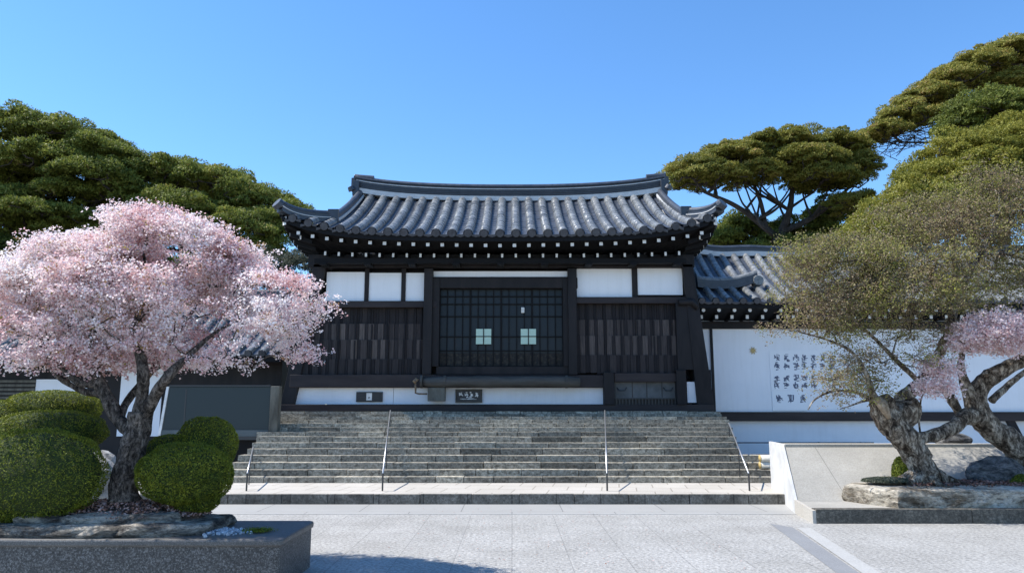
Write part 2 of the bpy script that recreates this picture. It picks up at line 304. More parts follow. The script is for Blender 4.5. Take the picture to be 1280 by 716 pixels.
def leafmesh(name, pos, nor, size, aspect, material, parent, tone, spread=0.6, origin=None, shape='quad', blade=0.0):
    n = len(pos)
    a = nrg.normal(size=(n, 3)); nn = nor+spread*a; nn /= np.linalg.norm(nn, axis=1)[:, None]+1e-9
    b = nrg.normal(size=(n, 3)); u = np.cross(nn, b); u /= np.linalg.norm(u, axis=1)[:, None]+1e-9
    if blade:
        w_ = nor+0.55*nrg.normal(size=(n, 3)); w_ /= np.linalg.norm(w_, axis=1)[:, None]+1e-9
        x_ = np.cross(w_, nrg.normal(size=(n, 3))); x_ /= np.linalg.norm(x_, axis=1)[:, None]+1e-9
        pick_ = (nrg.random(n) < blade)[:, None]; u = np.where(pick_, w_, u); nn = np.where(pick_, x_, nn)
    v = np.cross(nn, u); sz = (size*nrg.uniform(0.65, 1.35, n))[:, None]
    L = u*sz*0.5; Wd = v*sz*0.5*aspect
    vs = np.stack([pos-L, pos+Wd*1.0-L*0.1, pos+L, pos-Wd-L*0.1], axis=1).reshape(-1, 3) if shape == 'quad' else None
    me = bpy.data.meshes.new(name)
    me.vertices.add(4*n); me.vertices.foreach_set('co', vs.astype(np.float32).ravel())
    me.loops.add(4*n); me.loops.foreach_set('vertex_index', np.arange(4*n, dtype=np.int32))
    me.polygons.add(n); me.polygons.foreach_set('loop_start', np.arange(0, 4*n, 4, dtype=np.int32)); me.polygons.foreach_set('loop_total', np.full(n, 4, dtype=np.int32))
    me.materials.append(material)
    at = me.attributes.new('tone', 'FLOAT', 'FACE'); at.data.foreach_set('value', np.clip(tone, 0, 1).astype(np.float32))
    me.update(calc_edges=True); me.validate()
    return link(name, me, parent, origin)
def unit(n):
    a = nrg.normal(size=(n, 3)); return a/np.linalg.norm(a, axis=1)[:, None]

# tree skeleton that reaches every target
def grow(trunks, targets, tip=0.006, power=0.42, wob=0.08, step=0.35, lift=0.15, sides=5, tn=0.18, tns=3.0, tsides=16, depthw=0.35):
    mb = MB(); pos = []; par = []; dep = []; fixed = []
    for ch in trunks:
        pts = [Vector(c[0]) for c in ch]; rs = [c[1] for c in ch]
        fine = []; fr = []                                    # catmull-rom
        for i in range(len(pts)-1):
            p0 = pts[max(i-1, 0)]; p1 = pts[i]; p2 = pts[i+1]; p3 = pts[min(i+2, len(pts)-1)]
            for k in range(6):
                t_ = k/6; q = 0.5*((2*p1)+(p2-p0)*t_+(2*p0-5*p1+4*p2-p3)*t_*t_+(3*p1-p0-3*p2+p3)*t_**3)
                fine.append(q); fr.append(rs[i]*(1-t_)+rs[i+1]*t_)
        fine.append(pts[-1]); fr.append(rs[-1])
        mb.tube(fine, fr, tsides, 0, tn, tns)
        L = 0
        st = len(fine)//3 if len(ch[0]) < 3 else 0
        for i, q in enumerate(fine):
            if i >= st: pos.append(tuple(q)); par.append(-1); dep.append(i*0.05); fixed.append(fr[i])
    targets = sorted(targets, key=lambda q: min((Vector(q)-Vector(p)).length for p in pos[::3]))
    npos = np.array(pos); ndep = np.array(dep)
    chains = []
    cap = len(pos)+len(targets)*12
    buf = np.zeros((cap, 3)); db = np.zeros(cap); buf[:len(pos)] = npos; db[:len(pos)] = ndep; cnt = len(pos)
    for tg in targets:
        tv = np.array(tg); d = np.linalg.norm(buf[:cnt]-tv, axis=1)+depthw*db[:cnt]*0.3+np.maximum(0, buf[:cnt, 2]-tv[2]+0.05)*0.8
        j = int(np.argmin(d)); a = Vector(buf[j]); bvec = Vector(tg); dist = (bvec-a).length
        k = max(2, min(8, int(dist/step)+1)); ch = [j]
        off = Vector(nrg.normal(size=3))*wob*dist
        for i in range(1, k+1):
            f_ = i/k; q = a.lerp(bvec, f_)+off*math.sin(math.pi*f_)+Vector((0, 0, -lift*dist*math.sin(math.pi*f_)*0.5))
            if i < k: q += Vector(nrg.normal(size=3))*wob*0.25*dist/k
            buf[cnt] = q; db[cnt] = db[j]+dist*f_; par.append(ch[-1]); fixed.append(0); ch.append(cnt); cnt += 1
        chains.append(ch)
    c = np.zeros(cnt)
    for ch in chains: c[ch[-1]] += 1
    for i in range(cnt-1, -1, -1):
        if par[i] >= 0: c[par[i]] += c[i]
    rad = [fixed[i] if fixed[i] else tip*max(1, c[i])**power for i in range(cnt)]
    for ch in chains:
        rs = [min(rad[i], rad[ch[1]]*1.15 if x == 0 else 9) for x, i in enumerate(ch)]
        rs[-1] *= 0.5
        mb.tube([buf[i] for i in ch], rs, sides if rs[0] > 0.012 else 4, 0, cap=False)
    return mb, [Vector(q) for q in targets]
def in_ell(ells, n, shell=0.0, top=0.0):
    """points in union of ellipsoids (centre, radii); shell pushes outward"""
    vol = np.array([e[1][0]*e[1][1]*e[1][2] for e in ells]); vol = vol**0.75; vol /= vol.sum()
    pick = nrg.choice(len(ells), n, p=vol); u_ = unit(n)
    if top: u_[:, 2] = np.where((u_[:, 2] < 0) & (nrg.random(n) < top), -u_[:, 2], u_[:, 2])
    r_ = nrg.random(n)**(1/3); r_ = shell+(1-shell)*r_
    c_ = np.array([tuple(e[0]) for e in ells])[pick]; rr = np.array([e[1] for e in ells])[pick]
    return c_+u_*rr*r_[:, None]
def pell(px, py, wx, wy, Y, dy): return (P(px, py, Y), (W(wx, Y), dy, W(wy, Y)))
def cut_top(o, n): pass

# ------------------------------------------------------------------ THE GROUND
def sheet(name, poly, z, m_, thick=None):
    mb = MB(); mb.add([(x, y, z) for x, y in poly], [tuple(range(len(poly)))]); o = mb.build(name, m_); tag(o, kind='structure'); return o
KY = G(640, 630).y                                    # foot of the landing kerb
sheet('ground', [(-900, -300), (900, -300), (900, 1500), (-900, 1500)], -0.006, simple('earth', (0.16, 0.15, 0.13), 0.95, (0.24, 0.22, 0.19), 0.3))
BY = G(640, 642).y
sheet('plaza_paving', [(-14, -6), (14, -6), (14, BY), (-14, BY)], 0.0, M['paving'])
sheet('border_paving', [(-14, BY), (14, BY), (14, 21), (-14, 21)], 0.001, M['border'])
mb = MB(); y0 = BY-0.035; mb.box(-14, 4.7, y0, BY+0.0, -0.002, 0.005); tag(mb.build('border_joint', M['paleband']), kind='structure')
def gpoly(pts, ext=None): return [(G(x, y).x, G(x, y).y) for x, y in pts]
def band(name, pts, z, m_):
    a, b_, c_, d_ = [Vector((*q, 0)) for q in gpoly(pts)]
    e = c_+(c_-b_)*1.5; f_ = d_+(d_-a)*1.5
    sheet(name, [(a.x, a.y), (b_.x, b_.y), (e.x, e.y), (f_.x, f_.y)], z, m_)
band('dark_paving_band', [(962, 654), (991, 659), (1074, 716), (1046, 716)], 0.004, M['darkband'])
band('pale_paving_band', [(996, 660), (1013, 660), (1100, 716), (1077, 716)], 0.008, M['paleband'])

# landing in front of the stairs
LZ = 0.16
SY = G(640, 603, LZ).y
mb = MB(); mb.box(-6.6, 5.6, KY+0.09, SY+0.4, 0, LZ-0.004); tag(mb.build('landing_pavement', M['landing']), kind='structure')
mb = MB(); x = -6.6
while x < 5.55:
    L = 0.9*rnd.uniform(0.85, 1.15); x1 = min(5.6, x+L); j = rnd.uniform(-0.004, 0.004)
    mb.box(x+0.004, x1-0.004, KY+j, KY+0.088, 0, LZ+0.006+j, 0); x = x1
tag(mb.build('landing_kerb', M['kerbdark_row'], bevel=0.006), kind='structure')

n = 420; px_ = nrg.uniform(-1.5, 3.5, n)**1.0; pos = np.stack([nrg.uniform(-1.45, 2.5, n)-nrg.exponential(0.3, n)*0, nrg.uniform(6.5, 12.5, n), np.full(n, 0.012)], 1)
tag(leafmesh('scattered_petals', pos, np.tile([0, 0, 1.0], (n, 1)), 0.022, 0.7, M['mulch'], None, nrg.uniform(0.2, 1, n), spread=0.15), kind='stuff', label='scattered small petals and crumbs on the pale paving', cat='petals')
# ------------------------------------------------------------------ STAIRS
ys = [596, 587, 578, 569, 560.5, 553, 545.5, 539.5, 534, 529, 524.3, 520.4, 517, 513.8]
TR = 0.31
stairs = empty('stone_staircase', (0, SY, 0), 'wide weathered grey stone staircase leading up to the dark timber gate hall', 'staircase')
prevz = LZ; STEPS = []
for i, y in enumerate(ys):
    Yn = SY+TR*i; zn = P(640, y, Yn).z
    xl, xr = (-5.55-0.03*i+rnd.uniform(-.06, .06)), (4.72+0.045*i+rnd.uniform(-.05, .05))
    if i < 4: xl, xr = -5.9+0.05*i, 5.9
    mb = MB(); x = xl
    while x < xr-0.05:
        L = rnd.uniform(0.45, 1.35); x1 = x+L
        if xr-x1 < 0.35: x1 = xr
        jy = rnd.uniform(-0.008, 0.008); jz = rnd.uniform(-0.006, 0.005); tn = min(1, max(0, rnd.gauss(0.5, 0.25)))
        n = max(1, int((x1-x)/0.25))                  # worn, slightly uneven nose
        for k in range(n):
            a = x+(x1-x)*k/n; b_ = x+(x1-x)*(k+1)/n
            wob = [0.007*mnoise.noise(Vector((q*3, i*7.1, 0))) for q in (a, b_)]
            a2 = a+(0.007 if k == 0 else 0); b2 = b_-(0.007 if k == n-1 else 0)
            lo = [(a2, Yn+jy, 0), (b2, Yn+jy, 0), (b2, Yn+0.42, 0), (a2, Yn+0.42, 0)]
            hi = [(a2, Yn+jy, zn+jz+wob[0]), (b2, Yn+jy, zn+jz+wob[1]), (b2, Yn+0.42, zn-0.004+jz), (a2, Yn+0.42, zn-0.004+jz)]
            mb.hexa(lo, hi, 0, tn)
        x = x1
    mb.build('step', M['step'], stairs)
    STEPS.append((Yn, zn, xl, xr)); prevz = zn
TOPY, TOPZ = STEPS[-1][0], STEPS[-1][1]
WY = TOPY+0.75                                        # plane of the main wall
mb = MB(); mb.box(-5.98, 5.25, TOPY+0.421, WY+7, 0, TOPZ-0.006); mb.build('platform', M['step'], stairs)

# handrails
def stepz(Y):
    z = LZ
    for (yy, zz, a, b_) in STEPS:
        if Y >= yy: z = zz
    return z
def rail(label, xb, xt, yb, yt, hgt=0.30):
    root = empty('handrail', (xb, yb, LZ), label, 'handrail', 'thin steel handrails on the stairs')
    def xx(Y): return xb+(xt-xb)*(Y-yb)/(yt-yb)
    slope0 = stepz(yb)
    pts = [(xx(yb), yb, LZ+0.02), (xx(yb), yb, stepz(yb)+hgt*0.9)]
    mb = MB(); mb.tube([(xx(yb), yb, LZ), (xx(yb), yb, LZ+hgt)], [0.016]*2, 8); mb.build('post', M['dsteel'], root)
    Y = yb; path = [(xx(yb), yb, LZ+hgt)]
    za, zb = LZ+hgt, stepz(yt)+hgt*0.45
    path = [(xx(yb), yb, LZ+hgt), (xx(yt), yt, stepz(yt)+hgt)]
    mb = MB(); mb.tube(path, [0.014]*len(path), 8); mb.build('rail', M['steel'], root, True)
    for q in (yb+(yt-yb)*0.45, yb+(yt-yb)*0.98):
        zr = np.interp(q, [p_[1] for p_ in path], [p_[2] for p_ in path])
        mb = MB(); mb.tube([(xx(q), q, stepz(q)), (xx(q), q, zr-0.005)], [0.011]*2, 6); mb.build('post', M['dsteel'], root)
yb = G(478, 613, LZ).y
rail('thin steel handrail left of the stair centre, below the black plaque', P(478, 613, yb).x, P(488, 513, TOPY-1.2).x, yb, TOPY-1.2)
rail('thin steel handrail right of the stair centre, ending below the grille hatch', P(759, 612, yb).x, P(756, 513, TOPY-1.2).x, yb, TOPY-1.2)
rail('thin steel handrail at the right edge of the stairs', P(937, 614, yb).x, P(911, 533, TOPY-2.1).x, yb, TOPY-2.1)
rail('short steel handrail at the left edge of the stairs, beside the rounded shrubs', P(308, 612, yb).x, P(316, 568, SY+0.9).x, yb, SY+0.9)

# ------------------------------------------------------------------ MAIN HALL
hall = empty('gate_hall', (-0.2, WY, TOPZ), 'large dark timber gate hall with white plaster panels and curved grey tiled roof', 'building')
def rect(x0, y0, x1, y1, Y):
    ym = (y0+y1)/2
    return P(x0, ym, Y).x, P(x1, ym, Y).x, P(640, y1, Y).z, P(640, y0, Y).z
def fb(name, x0, y0, x1, y1, m_, d0, d1, bevel=0, parent=hall, Y=None):
    Y = Y or WY; a, b_, z0, z1 = rect(x0, y0, x1, y1, Y+d0)
    mb = MB(); mb.box(a, b_, Y+d0, Y+d1, z0, z1); return mb.build(name, m_, parent, bevel=bevel)
# backing body
mb = MB(); mb.box(-4.95, 4.7, WY+0.3, WY+7.0, TOPZ, P(640, 322, WY).z); mb.build('wall', M['wood'], hall)
# plaster panels
for (x0, y0, x1, y1) in ((408, 340, 455.5, 376), (461, 341, 501.5, 376), (507, 341, 530, 376), (540, 339, 712, 346), (721, 336, 790, 371.5), (797, 333.5, 853, 368.5)):
    fb('plaster_panel', x0, y0, x1, y1, M['plaster'], 0.06, 0.3)
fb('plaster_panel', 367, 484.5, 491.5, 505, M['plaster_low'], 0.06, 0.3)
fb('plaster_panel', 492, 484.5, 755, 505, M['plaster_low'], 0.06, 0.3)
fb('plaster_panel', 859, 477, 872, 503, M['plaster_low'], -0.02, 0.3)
# beams
fb('beam', 395, 376, 546, 384, M['beam'], -0.06, 0.3, 0.01)
fb('beam', 712, 371, 862, 379, M['beam'], -0.06, 0.3, 0.01)
fb('beam', 385, 318, 868, 334, M['wood'], -0.1, 0.3, 0.01)
fb('beam', 530, 347, 722, 360, M['wood'], -0.02, 0.3, 0.01)
fb('beam', 362, 468, 545, 484, M['beam'], -0.12, 0.3, 0.012)
fb('beam', 545, 458, 712, 468, M['wood'], -0.02, 0.3, 0.01)
fb('beam', 545, 468.5, 756, 484, M['beam'], -0.11, 0.3, 0.012)
fb('beam', 768, 466, 846, 477, M['beam'], -0.12, 0.3, 0.012)
fb('sill', 350, 505.3, 893, 513.5, M['beam'], -0.16, 0.3, 0.01)
# posts
for (x0, y0, x1, y1, d) in ((455.5, 335, 461, 376, 0.02), (501.5, 335, 507, 376, 0.02), (529, 335, 540, 468, -0.14), (710.5, 335, 721, 468, -0.14), (790, 332, 797, 371, 0.02), (755, 465, 768, 505.5, -0.2), (846, 462, 858, 505.5, -0.2), (540, 347, 549, 458, -0.05), (704, 347, 711, 458, -0.05)):
    fb('post', x0, y0, x1, y1, M['wood'], d, 0.3, 0.01)
# leaning corner posts (battered)
def lean(name, bl, br, tl, tr, yb_, yt_, dep):
    a, b_ = P(bl, yb_, WY+dep), P(br, yb_, WY+dep); c_, d_ = P(tl, yt_, WY+dep), P(tr, yt_, WY+dep)
    mb = MB(); mb.hexa([(a.x, WY+dep, a.z), (b_.x, WY+dep, a.z), (b_.x, WY+0.5, a.z), (a.x, WY+0.5, a.z)], [(c_.x, WY+dep, c_.z), (d_.x, WY+dep, c_.z), (d_.x, WY+0.5, c_.z), (c_.x, WY+0.5, c_.z)])
    return mb.build(name, M['wood'], hall, bevel=0.01)
lean('corner_post', 350, 367, 392, 408, 505.5, 330, -0.10)
lean('corner_post', 872, 893, 853, 866, 505.5, 330, -0.10)
fb('corner_post', 846, 378, 873, 462, M['wood'], -0.08, 0.3, 0.01)
fb('post', 366, 384, 387, 468, M['wood'], -0.04, 0.3, 0.01)
# corbel at right corner
mb = MB(); q = P(862, 378, WY-0.1); mb.tube([(q.x-0.3, WY-0.12, q.z), (q.x+0.05, WY-0.12, q.z+0.02), (q.x+0.2, WY-0.12, q.z-0.16)], [0.09, 0.1, 0.07], 12); mb.build('corbel', M['wood'], hall, True)
# board walls: three tiers of vertical boards
def boardwall(x0, x1, y0, y1):
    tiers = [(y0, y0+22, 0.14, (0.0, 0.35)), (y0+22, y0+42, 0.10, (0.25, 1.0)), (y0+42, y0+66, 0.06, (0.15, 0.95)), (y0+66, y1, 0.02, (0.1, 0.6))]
    mb = MB()
    for (a, b_, d, tr) in tiers:
        X0, X1, z0, z1 = rect(x0, a, x1, b_, WY+d); X0, X1 = P(x0, (y0+y1)/2, WY).x, P(x1, (y0+y1)/2, WY).x
        x = X0; k = 0
        while x < X1-0.02:
            lt = k % 2; k += 1; ww = rnd.uniform(0.13, 0.19) if lt else rnd.uniform(0.07, 0.11); xe = min(X1, x+ww); jz = rnd.uniform(-0.03, 0.015)
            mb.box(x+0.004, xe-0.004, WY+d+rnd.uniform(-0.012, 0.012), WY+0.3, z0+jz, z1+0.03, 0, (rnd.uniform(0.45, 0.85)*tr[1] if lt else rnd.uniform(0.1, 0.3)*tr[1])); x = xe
        # thin battens every third
        x = X0+0.3
        while x < X1:
            mb.box(x, x+0.035, WY+d-0.035, WY+0.29, z0+0.02, z1+0.01, 0, 0.05); x += 0.44
    return mb.build('board_wall', M['boards'], hall)
boardwall(387, 529, 384, 468); boardwall(721, 846, 379, 466)
# lattice window / doors
X0, X1, z0, z1 = rect(549, 361, 704, 458, WY+0.16)
win = None
mb = MB(); mb.box(X0, X1, WY+0.2, WY+0.24, z0, z1); win = mb.build('lattice_door', M['glass'], hall)
mb = MB(); nb = 16
for k in range(nb+1):
    x = X0+(X1-X0)*k/nb; ww = 0.022 if k % 4 else 0.05; mb.box(x-ww/2, x+ww/2, WY+0.14, WY+0.198, z0, z1)
for fy in (0, 0.1, 0.2, 0.36, 0.62, 0.8, 1.0):
    z = z1-(z1-z0)*fy; mb.box(X0-0.02, X1+0.02, WY+0.15, WY+0.195, z-0.014, z+0.014)
mb.build('lattice', M['rafter'], win)
for (a, b_) in ((595, 614), (651, 670)):
    x0, x1, zz0, zz1 = rect(a, 411, b_, 430, WY+0.12)
    mb = MB(); mb.box(x0, x1, WY+0.115, WY+0.139, zz0, zz1); pn = mb.build('pane', M['paper'], win)
    mb = MB(); xm = (x0+x1)/2; zm = (zz0+zz1)/2; mb.box(xm-0.012, xm+0.012, WY+0.10, WY+0.1148, zz0, zz1); mb.box(x0, x1, WY+0.103, WY+0.1146, zm-0.012, zm+0.012); mb.build('pane_bar', M['wood'], win)
x0, x1, zz0, zz1 = rect(651.5, 384, 655.5, 391, WY+0.12); mb = MB(); mb.box(x0, x1, WY+0.11, WY+0.139, zz0, zz1); mb.build('latch_plate', M['white'], win, bevel=0.01)
# dark yellowish goods seen low behind the lattice
mb = MB(); mb.box(X0+0.02, X1-0.02, WY+0.192, WY+0.1995, z0+0.02, z0+0.36); mb.build('lower_panel', simple('lower_panel', (0.012, 0.011, 0.010), 0.8, (0.05, 0.042, 0.03), 16, 0, None, lo=0.45, hi=0.65), win)
# grille hatch
fb('hatch_panel', 768, 477, 846, 497, M['greypanel'], 0.02, 0.3)
hg = fb('grille', 768, 497, 846, 498.5, M['dsteel'], -0.02, 0.05)
X0, X1, z0, z1 = rect(768, 498.5, 846, 506.5, WY)
gm = MB(); gm.box(X0, X1, WY+0.07, WY+0.3, z0-0.02, z1); gm.build('hatch_recess', M['plate'], hg)
gm = MB()
for k in range(19):
    x = X0+(X1-X0)*(k+0.5)/19; gm.box(x-0.014, x+0.014, WY-0.01, WY+0.02, z0-0.02, z1)
gm.build('grille_bars', M['dsteel'], hg)
for a in (768.5, 790, 808, 827, 844):
    fb('hatch_joint', a, 477.5, a+1, 496.5, M['plate'], 0.012, 0.05)
for a in (771, 829):
    x0, x1, zz0, zz1 = rect(a, 484, a+12, 488, WY)
    mb = MB(); mb.tube([(x0, WY-0.02, zz1), (x0+0.05, WY-0.05, zz0), (x1-0.05, WY-0.05, zz0), (x1, WY-0.02, zz1)], [0.012]*4, 6); mb.build('hatch_handle', M['plate'], hall, True)

# the old log, rope hook and box leaning at the sill
log = empty('old_log', P(515, 476, WY-0.3), 'weathered round log lying along the sill beam under the lattice door', 'log')
mb = MB(); pts = []
for k in range(15):
    q = P(527+(725-527)*k/14, 477+0.4*math.sin(k), WY-0.25); pts.append(q)
mb.tube(pts, [0.10]+[0.14+0.012*math.sin(k*1.7) for k in range(13)]+[0.11], 14, 0, 0.15, 5); mb.build('log_body', M['oldlog'], log, True)
for px in (527, 556, 708):
    mb = MB(); q = P(px, 477, WY-0.25); mb.tube([(q.x-0.03, q.y, q.z), (q.x+0.03, q.y, q.z)], [0.165]*2, 16); mb.build('strap', M['oldlog'], log)
hook = empty('iron_hook', P(520, 480, WY-0.3), 'rusty iron bracket hook at the broken left end of the log', 'hook')
mb = MB(); mb.tube([P(518, 474, WY-0.42), P(521, 477, WY-0.42)], [0.07, 0.085], 12); mb.build('end_cap', M['rust'], hook, True)
mb = MB(); mb.tube([P(x, y, WY-0.4) for x, y in ((519, 476), (519.5, 484), (519.5, 491), (524, 492), (534, 492))], [0.03, 0.028, 0.026, 0.024, 0.024], 8); mb.build('arm', M['rust'], hook, True)
o = fb('hanging_box', 534.5, 484.3, 556, 501, M['moldboard'], -0.32, -0.02, 0.01, parent=None); tag(o, 'mouldy olive brown wooden box hanging below the log beside the framed plaque', 'box')

# plaques
def strokes(mb, cx, cz, w_, h_, Y, n=9, th=0.010, seed=0, mi=0):
    r_ = random.Random(seed)
    for k in range(n):
        if r_.random() < 0.5: x0 = cx+r_.uniform(-.5, .1)*w_; x1 = x0+r_.uniform(.3, .6)*w_; z0 = cz+r_.uniform(-.5, .5)*h_; z1 = z0+r_.uniform(-.06, .1)*h_
        elif r_.random() < 0.6: x0 = cx+r_.uniform(-.45, .45)*w_; x1 = x0+r_.uniform(-.08, .08)*w_; z0 = cz+r_.uniform(0, .5)*h_; z1 = z0-r_.uniform(.25, .6)*h_
        else: x0 = cx+r_.uniform(-.1, .1)*w_; z0 = cz+r_.uniform(-.1, .3)*h_; x1 = x0+r_.choice((-1, 1))*.4*w_; z1 = z0-.35*h_
        x1 = min(max(x1, cx-.55*w_), cx+.55*w_); z1 = min(max(z1, cz-.5*h_), cz+.5*h_)
        d = Vector((x1-x0, 0, z1-z0)); 
        if d.length < 0.01: continue
        nrm = Vector((-d.z, 0, d.x)).normalized()*th*0.5*r_.uniform(0.7, 1.5); yy = Y-0.0012*(k+1)*0.3
        p0 = Vector((x0, yy, z0)); p1 = Vector((x1, yy, z1)); nr2 = nrm*0.45
        mb.add([p0-nrm, p1-nr2, p1+nr2, p0+nrm, p0-nrm+Vector((0, .003, 0)), p1-nr2+Vector((0, .003, 0)), p1+nr2+Vector((0, .003, 0)), p0+nrm+Vector((0, .003, 0))], [(0, 1, 2, 3), (7, 6, 5, 4), (0, 4, 5, 1), (1, 5, 6, 2), (2, 6, 7, 3), (3, 7, 4, 0)], mi)
a, b_, z0, z1 = rect(445, 489.5, 478, 502, WY)
pl = empty('wall_plaque', (a, WY+0.03, z0), 'small black plaque with a white square on the low white wall strip', 'plaque')
mb = MB(); mb.box(a, b_, WY+0.01, WY+0.058, z0, z1); mb.build('board', M['plate'], pl, bevel=0.006)
xm = (a+b_)/2; ww = z1-z0
mb = MB(); mb.box(xm-0.075, xm+0.07, WY+0.002, WY+0.0098, z0+0.04, z1-0.03); mb.build('white_square', M['white'], pl)
mb = MB(); strokes(mb, xm, z0+0.11, 0.06, 0.08, WY+0.0005, 5, 0.012, 5); mb.build('mark', M['dsteel'], pl); mb = MB(); mb.box(xm-0.28, xm-0.12, WY+0.004, WY+0.0098, z0+0.12, z0+0.13, 0); mb.box(xm+0.1, xm+0.28, WY+0.004, WY+0.0098, z0+0.08, z0+0.09, 0); mb.build('slot', M['dsteel'], pl)
a, b_, z0, z1 = rect(570, 487, 602, 502.5, WY)
pl = empty('wall_plaque', (a, WY+0.03, z0), 'grey framed plaque with white brush lettering below the lattice door', 'plaque')
mb = MB(); mb.box(a, b_, WY+0.01, WY+0.058, z0, z1); mb.build('board', M['plate'], pl)
mb = MB(); t_ = 0.03
mb.box(a-0.015, b_+0.015, WY-0.005, WY+0.0575, z1-t_, z1+0.01); mb.box(a-0.015, b_+0.015, WY-0.005, WY+0.0575, z0-0.01, z0+t_); mb.box(a-0.015, a+t_, WY-0.003, WY+0.0575, z0+t_, z1-t_); mb.box(b_-t_, b_+0.015, WY-0.003, WY+0.0575, z0+t_, z1-t_); mb.build('frame', M['oldlog'], pl)
mb = MB()
for k in range(4): strokes(mb, a+(b_-a)*(0.2+0.2*k), z0+0.6*(z1-z0), 0.11, 0.14, WY+0.009, 9, 0.022, 30+k)
strokes(mb, (a+b_)/2, z0+0.27*(z1-z0), 0.5, 0.03, WY+0.009, 12, 0.012, 77)
mb.build('lettering', M['white'], pl)

# ------------------------------------------------------------------ ROOF
YE = WY-1.15                                          # eave line
XL, XR = P(350, 270, YE).x, P(900, 270, YE).x         # eave corners
XC = (XL+XR)/2; HW = (XR-XL)/2
YR = WY+2.85
ZE = P(640, 293, YE).z
GL, GR = P(447, 245, YR).x, P(828, 240, YR).x         # gable lines
ZR = P(640, 249, YR).z
def s_(X): return abs((X-XC)/HW)
def lift(X): q = s_(X); return 0.10*q*q+0.43*q**5.5
DEP = YR-YE
def prof(d):                                          # concave slope
    v = max(0, min(1, d/DEP)); return (ZR-ZE)*(0.72*v+0.28*v*v)
def rz(X, d, fade=1.0): return ZE+prof(d)+lift(X)*max(0, 1-d/DEP)**1.2+0.20*s_(X)**3*(d/DEP)
roof = None
def tile_rows(mb, rows, pitch, r=0.1, course=0.27):
    """rows: list of (path fn(t)->Vector, length, across Vector)"""
    for fn, L, ac in rows:
        if L < 0.12: continue
        n = max(1, int(round(L/course))); prof_pts = []
        hp = pitch/2
        xs = [-hp, -hp*0.8]; hs = [0.0, 0.004]
        cs = []
        for k in range(9):
            an = math.pi*k/8; cs.append((-math.cos(an)*r, math.sin(an)*r*1.05+0.012))
        sec = [(-hp, -0.02, 1), (-(hp+r)/2, -0.012, 1), (-r, 0.0, 1)]+[(a_, h_, 0) for a_, h_ in cs]+[(r, 0.0, 1), ((hp+r)/2, -0.012, 1), (hp, -0.02, 1)]
        rings = []; rt_ = rnd.gauss(0, 0.10); tones = [min(1, max(0, 0.5+rt_+rnd.gauss(0, 0.14))) for _ in range(n+1)]
        for k in range(n):
            for e, up_ in ((0.0, 0.007), (0.97, 0.0)):
                tt = (k+e)/n; p = fn(tt*L); p2 = fn(min(L, tt*L+0.05)); dd = (p2-p)
                if dd.length < 1e-5: dd = p-fn(max(0, tt*L-0.05))
                nn = ac.cross(dd).normalized()
                if nn.z < 0: nn = -nn
                jit = rnd.uniform(-0.004, 0.004)
                rings.append([p+ac*(a_*(1+0.06*(e == 0)*(m_ == 0)))+nn*(h_+up_+jit) for a_, h_, m_ in sec])
        m0 = len(sec); vs = [v for rg in rings for v in rg]
        b0 = len(mb.v); mb.v.extend([tuple(v) for v in vs])
        for i in range(len(rings)-1):
            for k in range(m0-1):
                a0 = b0+i*m0+k; mb.f.append([a0, a0+1, a0+1+m0, a0+m0]); mb.m.append(1 if (sec[k][2] and sec[k+1][2]) else 0); mb.t.append(tones[i//2])
        # round eave cap + drooping lip
        p = fn(0); dd = (fn(0.05)-p).normalized(); nn = ac.cross(dd).normalized()
        if nn.z < 0: nn = -nn
        c0 = p+nn*0.03-dd*0.03; ring = [c0+ac*math.cos(x_*math.pi/6)*(r*0.86)+nn*math.sin(x_*math.pi/6)*(r*0.86) for x_ in range(12)]
        ring2 = [q+dd*0.06 for q in ring]
        mb.add(ring+ring2, [tuple(range(12))]+[(i, (i+1) % 12, 12+(i+1) % 12, 12+i) for i in range(12)], 2)
        for sgn in (-1, 1):
            v_ = [p+ac*sgn*r*0.8-dd*0.015+nn*0.0, p+ac*sgn*hp-dd*0.015-nn*0.005, p+ac*sgn*hp-dd*0.015-nn*0.075, p+ac*sgn*r*0.8-dd*0.015-nn*0.045]
            mb.add(v_+[q+dd*0.05 for q in v_], [(0, 1, 2, 3), (4, 7, 6, 5), (0, 4, 5, 1), (3, 2, 6, 7)], 2)
PT = 0.415
def main_roof():
    mb = MB(); rows = []
    n = int(round((XR-XL-0.25)/PT)); p_ = (XR-XL-0.25)/n
    for side in (1, -1):                              # front and back slope
        for i in range(n):
            X = XL+0.125+(i+0.5)*p_
            if GL <= X <= GR: L = DEP
            elif X < GL: L = DEP*0.0+min(1.0, 1.0)*(X-XL)/(GL-XL)*1.15
            else: L = (XR-X)/(XR-GR)*1.15
            def fn(t, X=X, side=side): return Vector((X, YR-side*(DEP-t), rz(X, t)))
            rows.append((fn, L, Vector((1, 0, 0))))
    # side slopes
    ylen = 2*DEP; m_ = int(ylen/PT)
    for (X0_, XG, sg) in ((XL, GL, 1), (XR, GR, -1)):
        wd = abs(XG-X0_)
        for i in range(m_):
            Y = YE+(i+0.5)*ylen/m_; e = min(Y-YE, YE+ylen-Y)
            L = wd*min(1, e/1.15)
            def fn(t, Y=Y, X0_=X0_, sg=sg, wd=wd, e=e):
                f_ = abs(Y-YR)/DEP
                return Vector((X0_+sg*t, Y, ZE+prof(t/wd*1.15)+(0.10+0.62*f_**7)*max(0, 1-t/DEP)+0.0))
            rows.append((fn, L, Vector((0, 1, 0))))
    tile_rows(mb, rows, PT, 0.118)
    return mb.build('roof', [M['tile'], M['pan'], M['tile_dark']], hall, True)
roof = main_roof()
roof.data.polygons.foreach_set('use_smooth', [False]*len(roof.data.polygons))
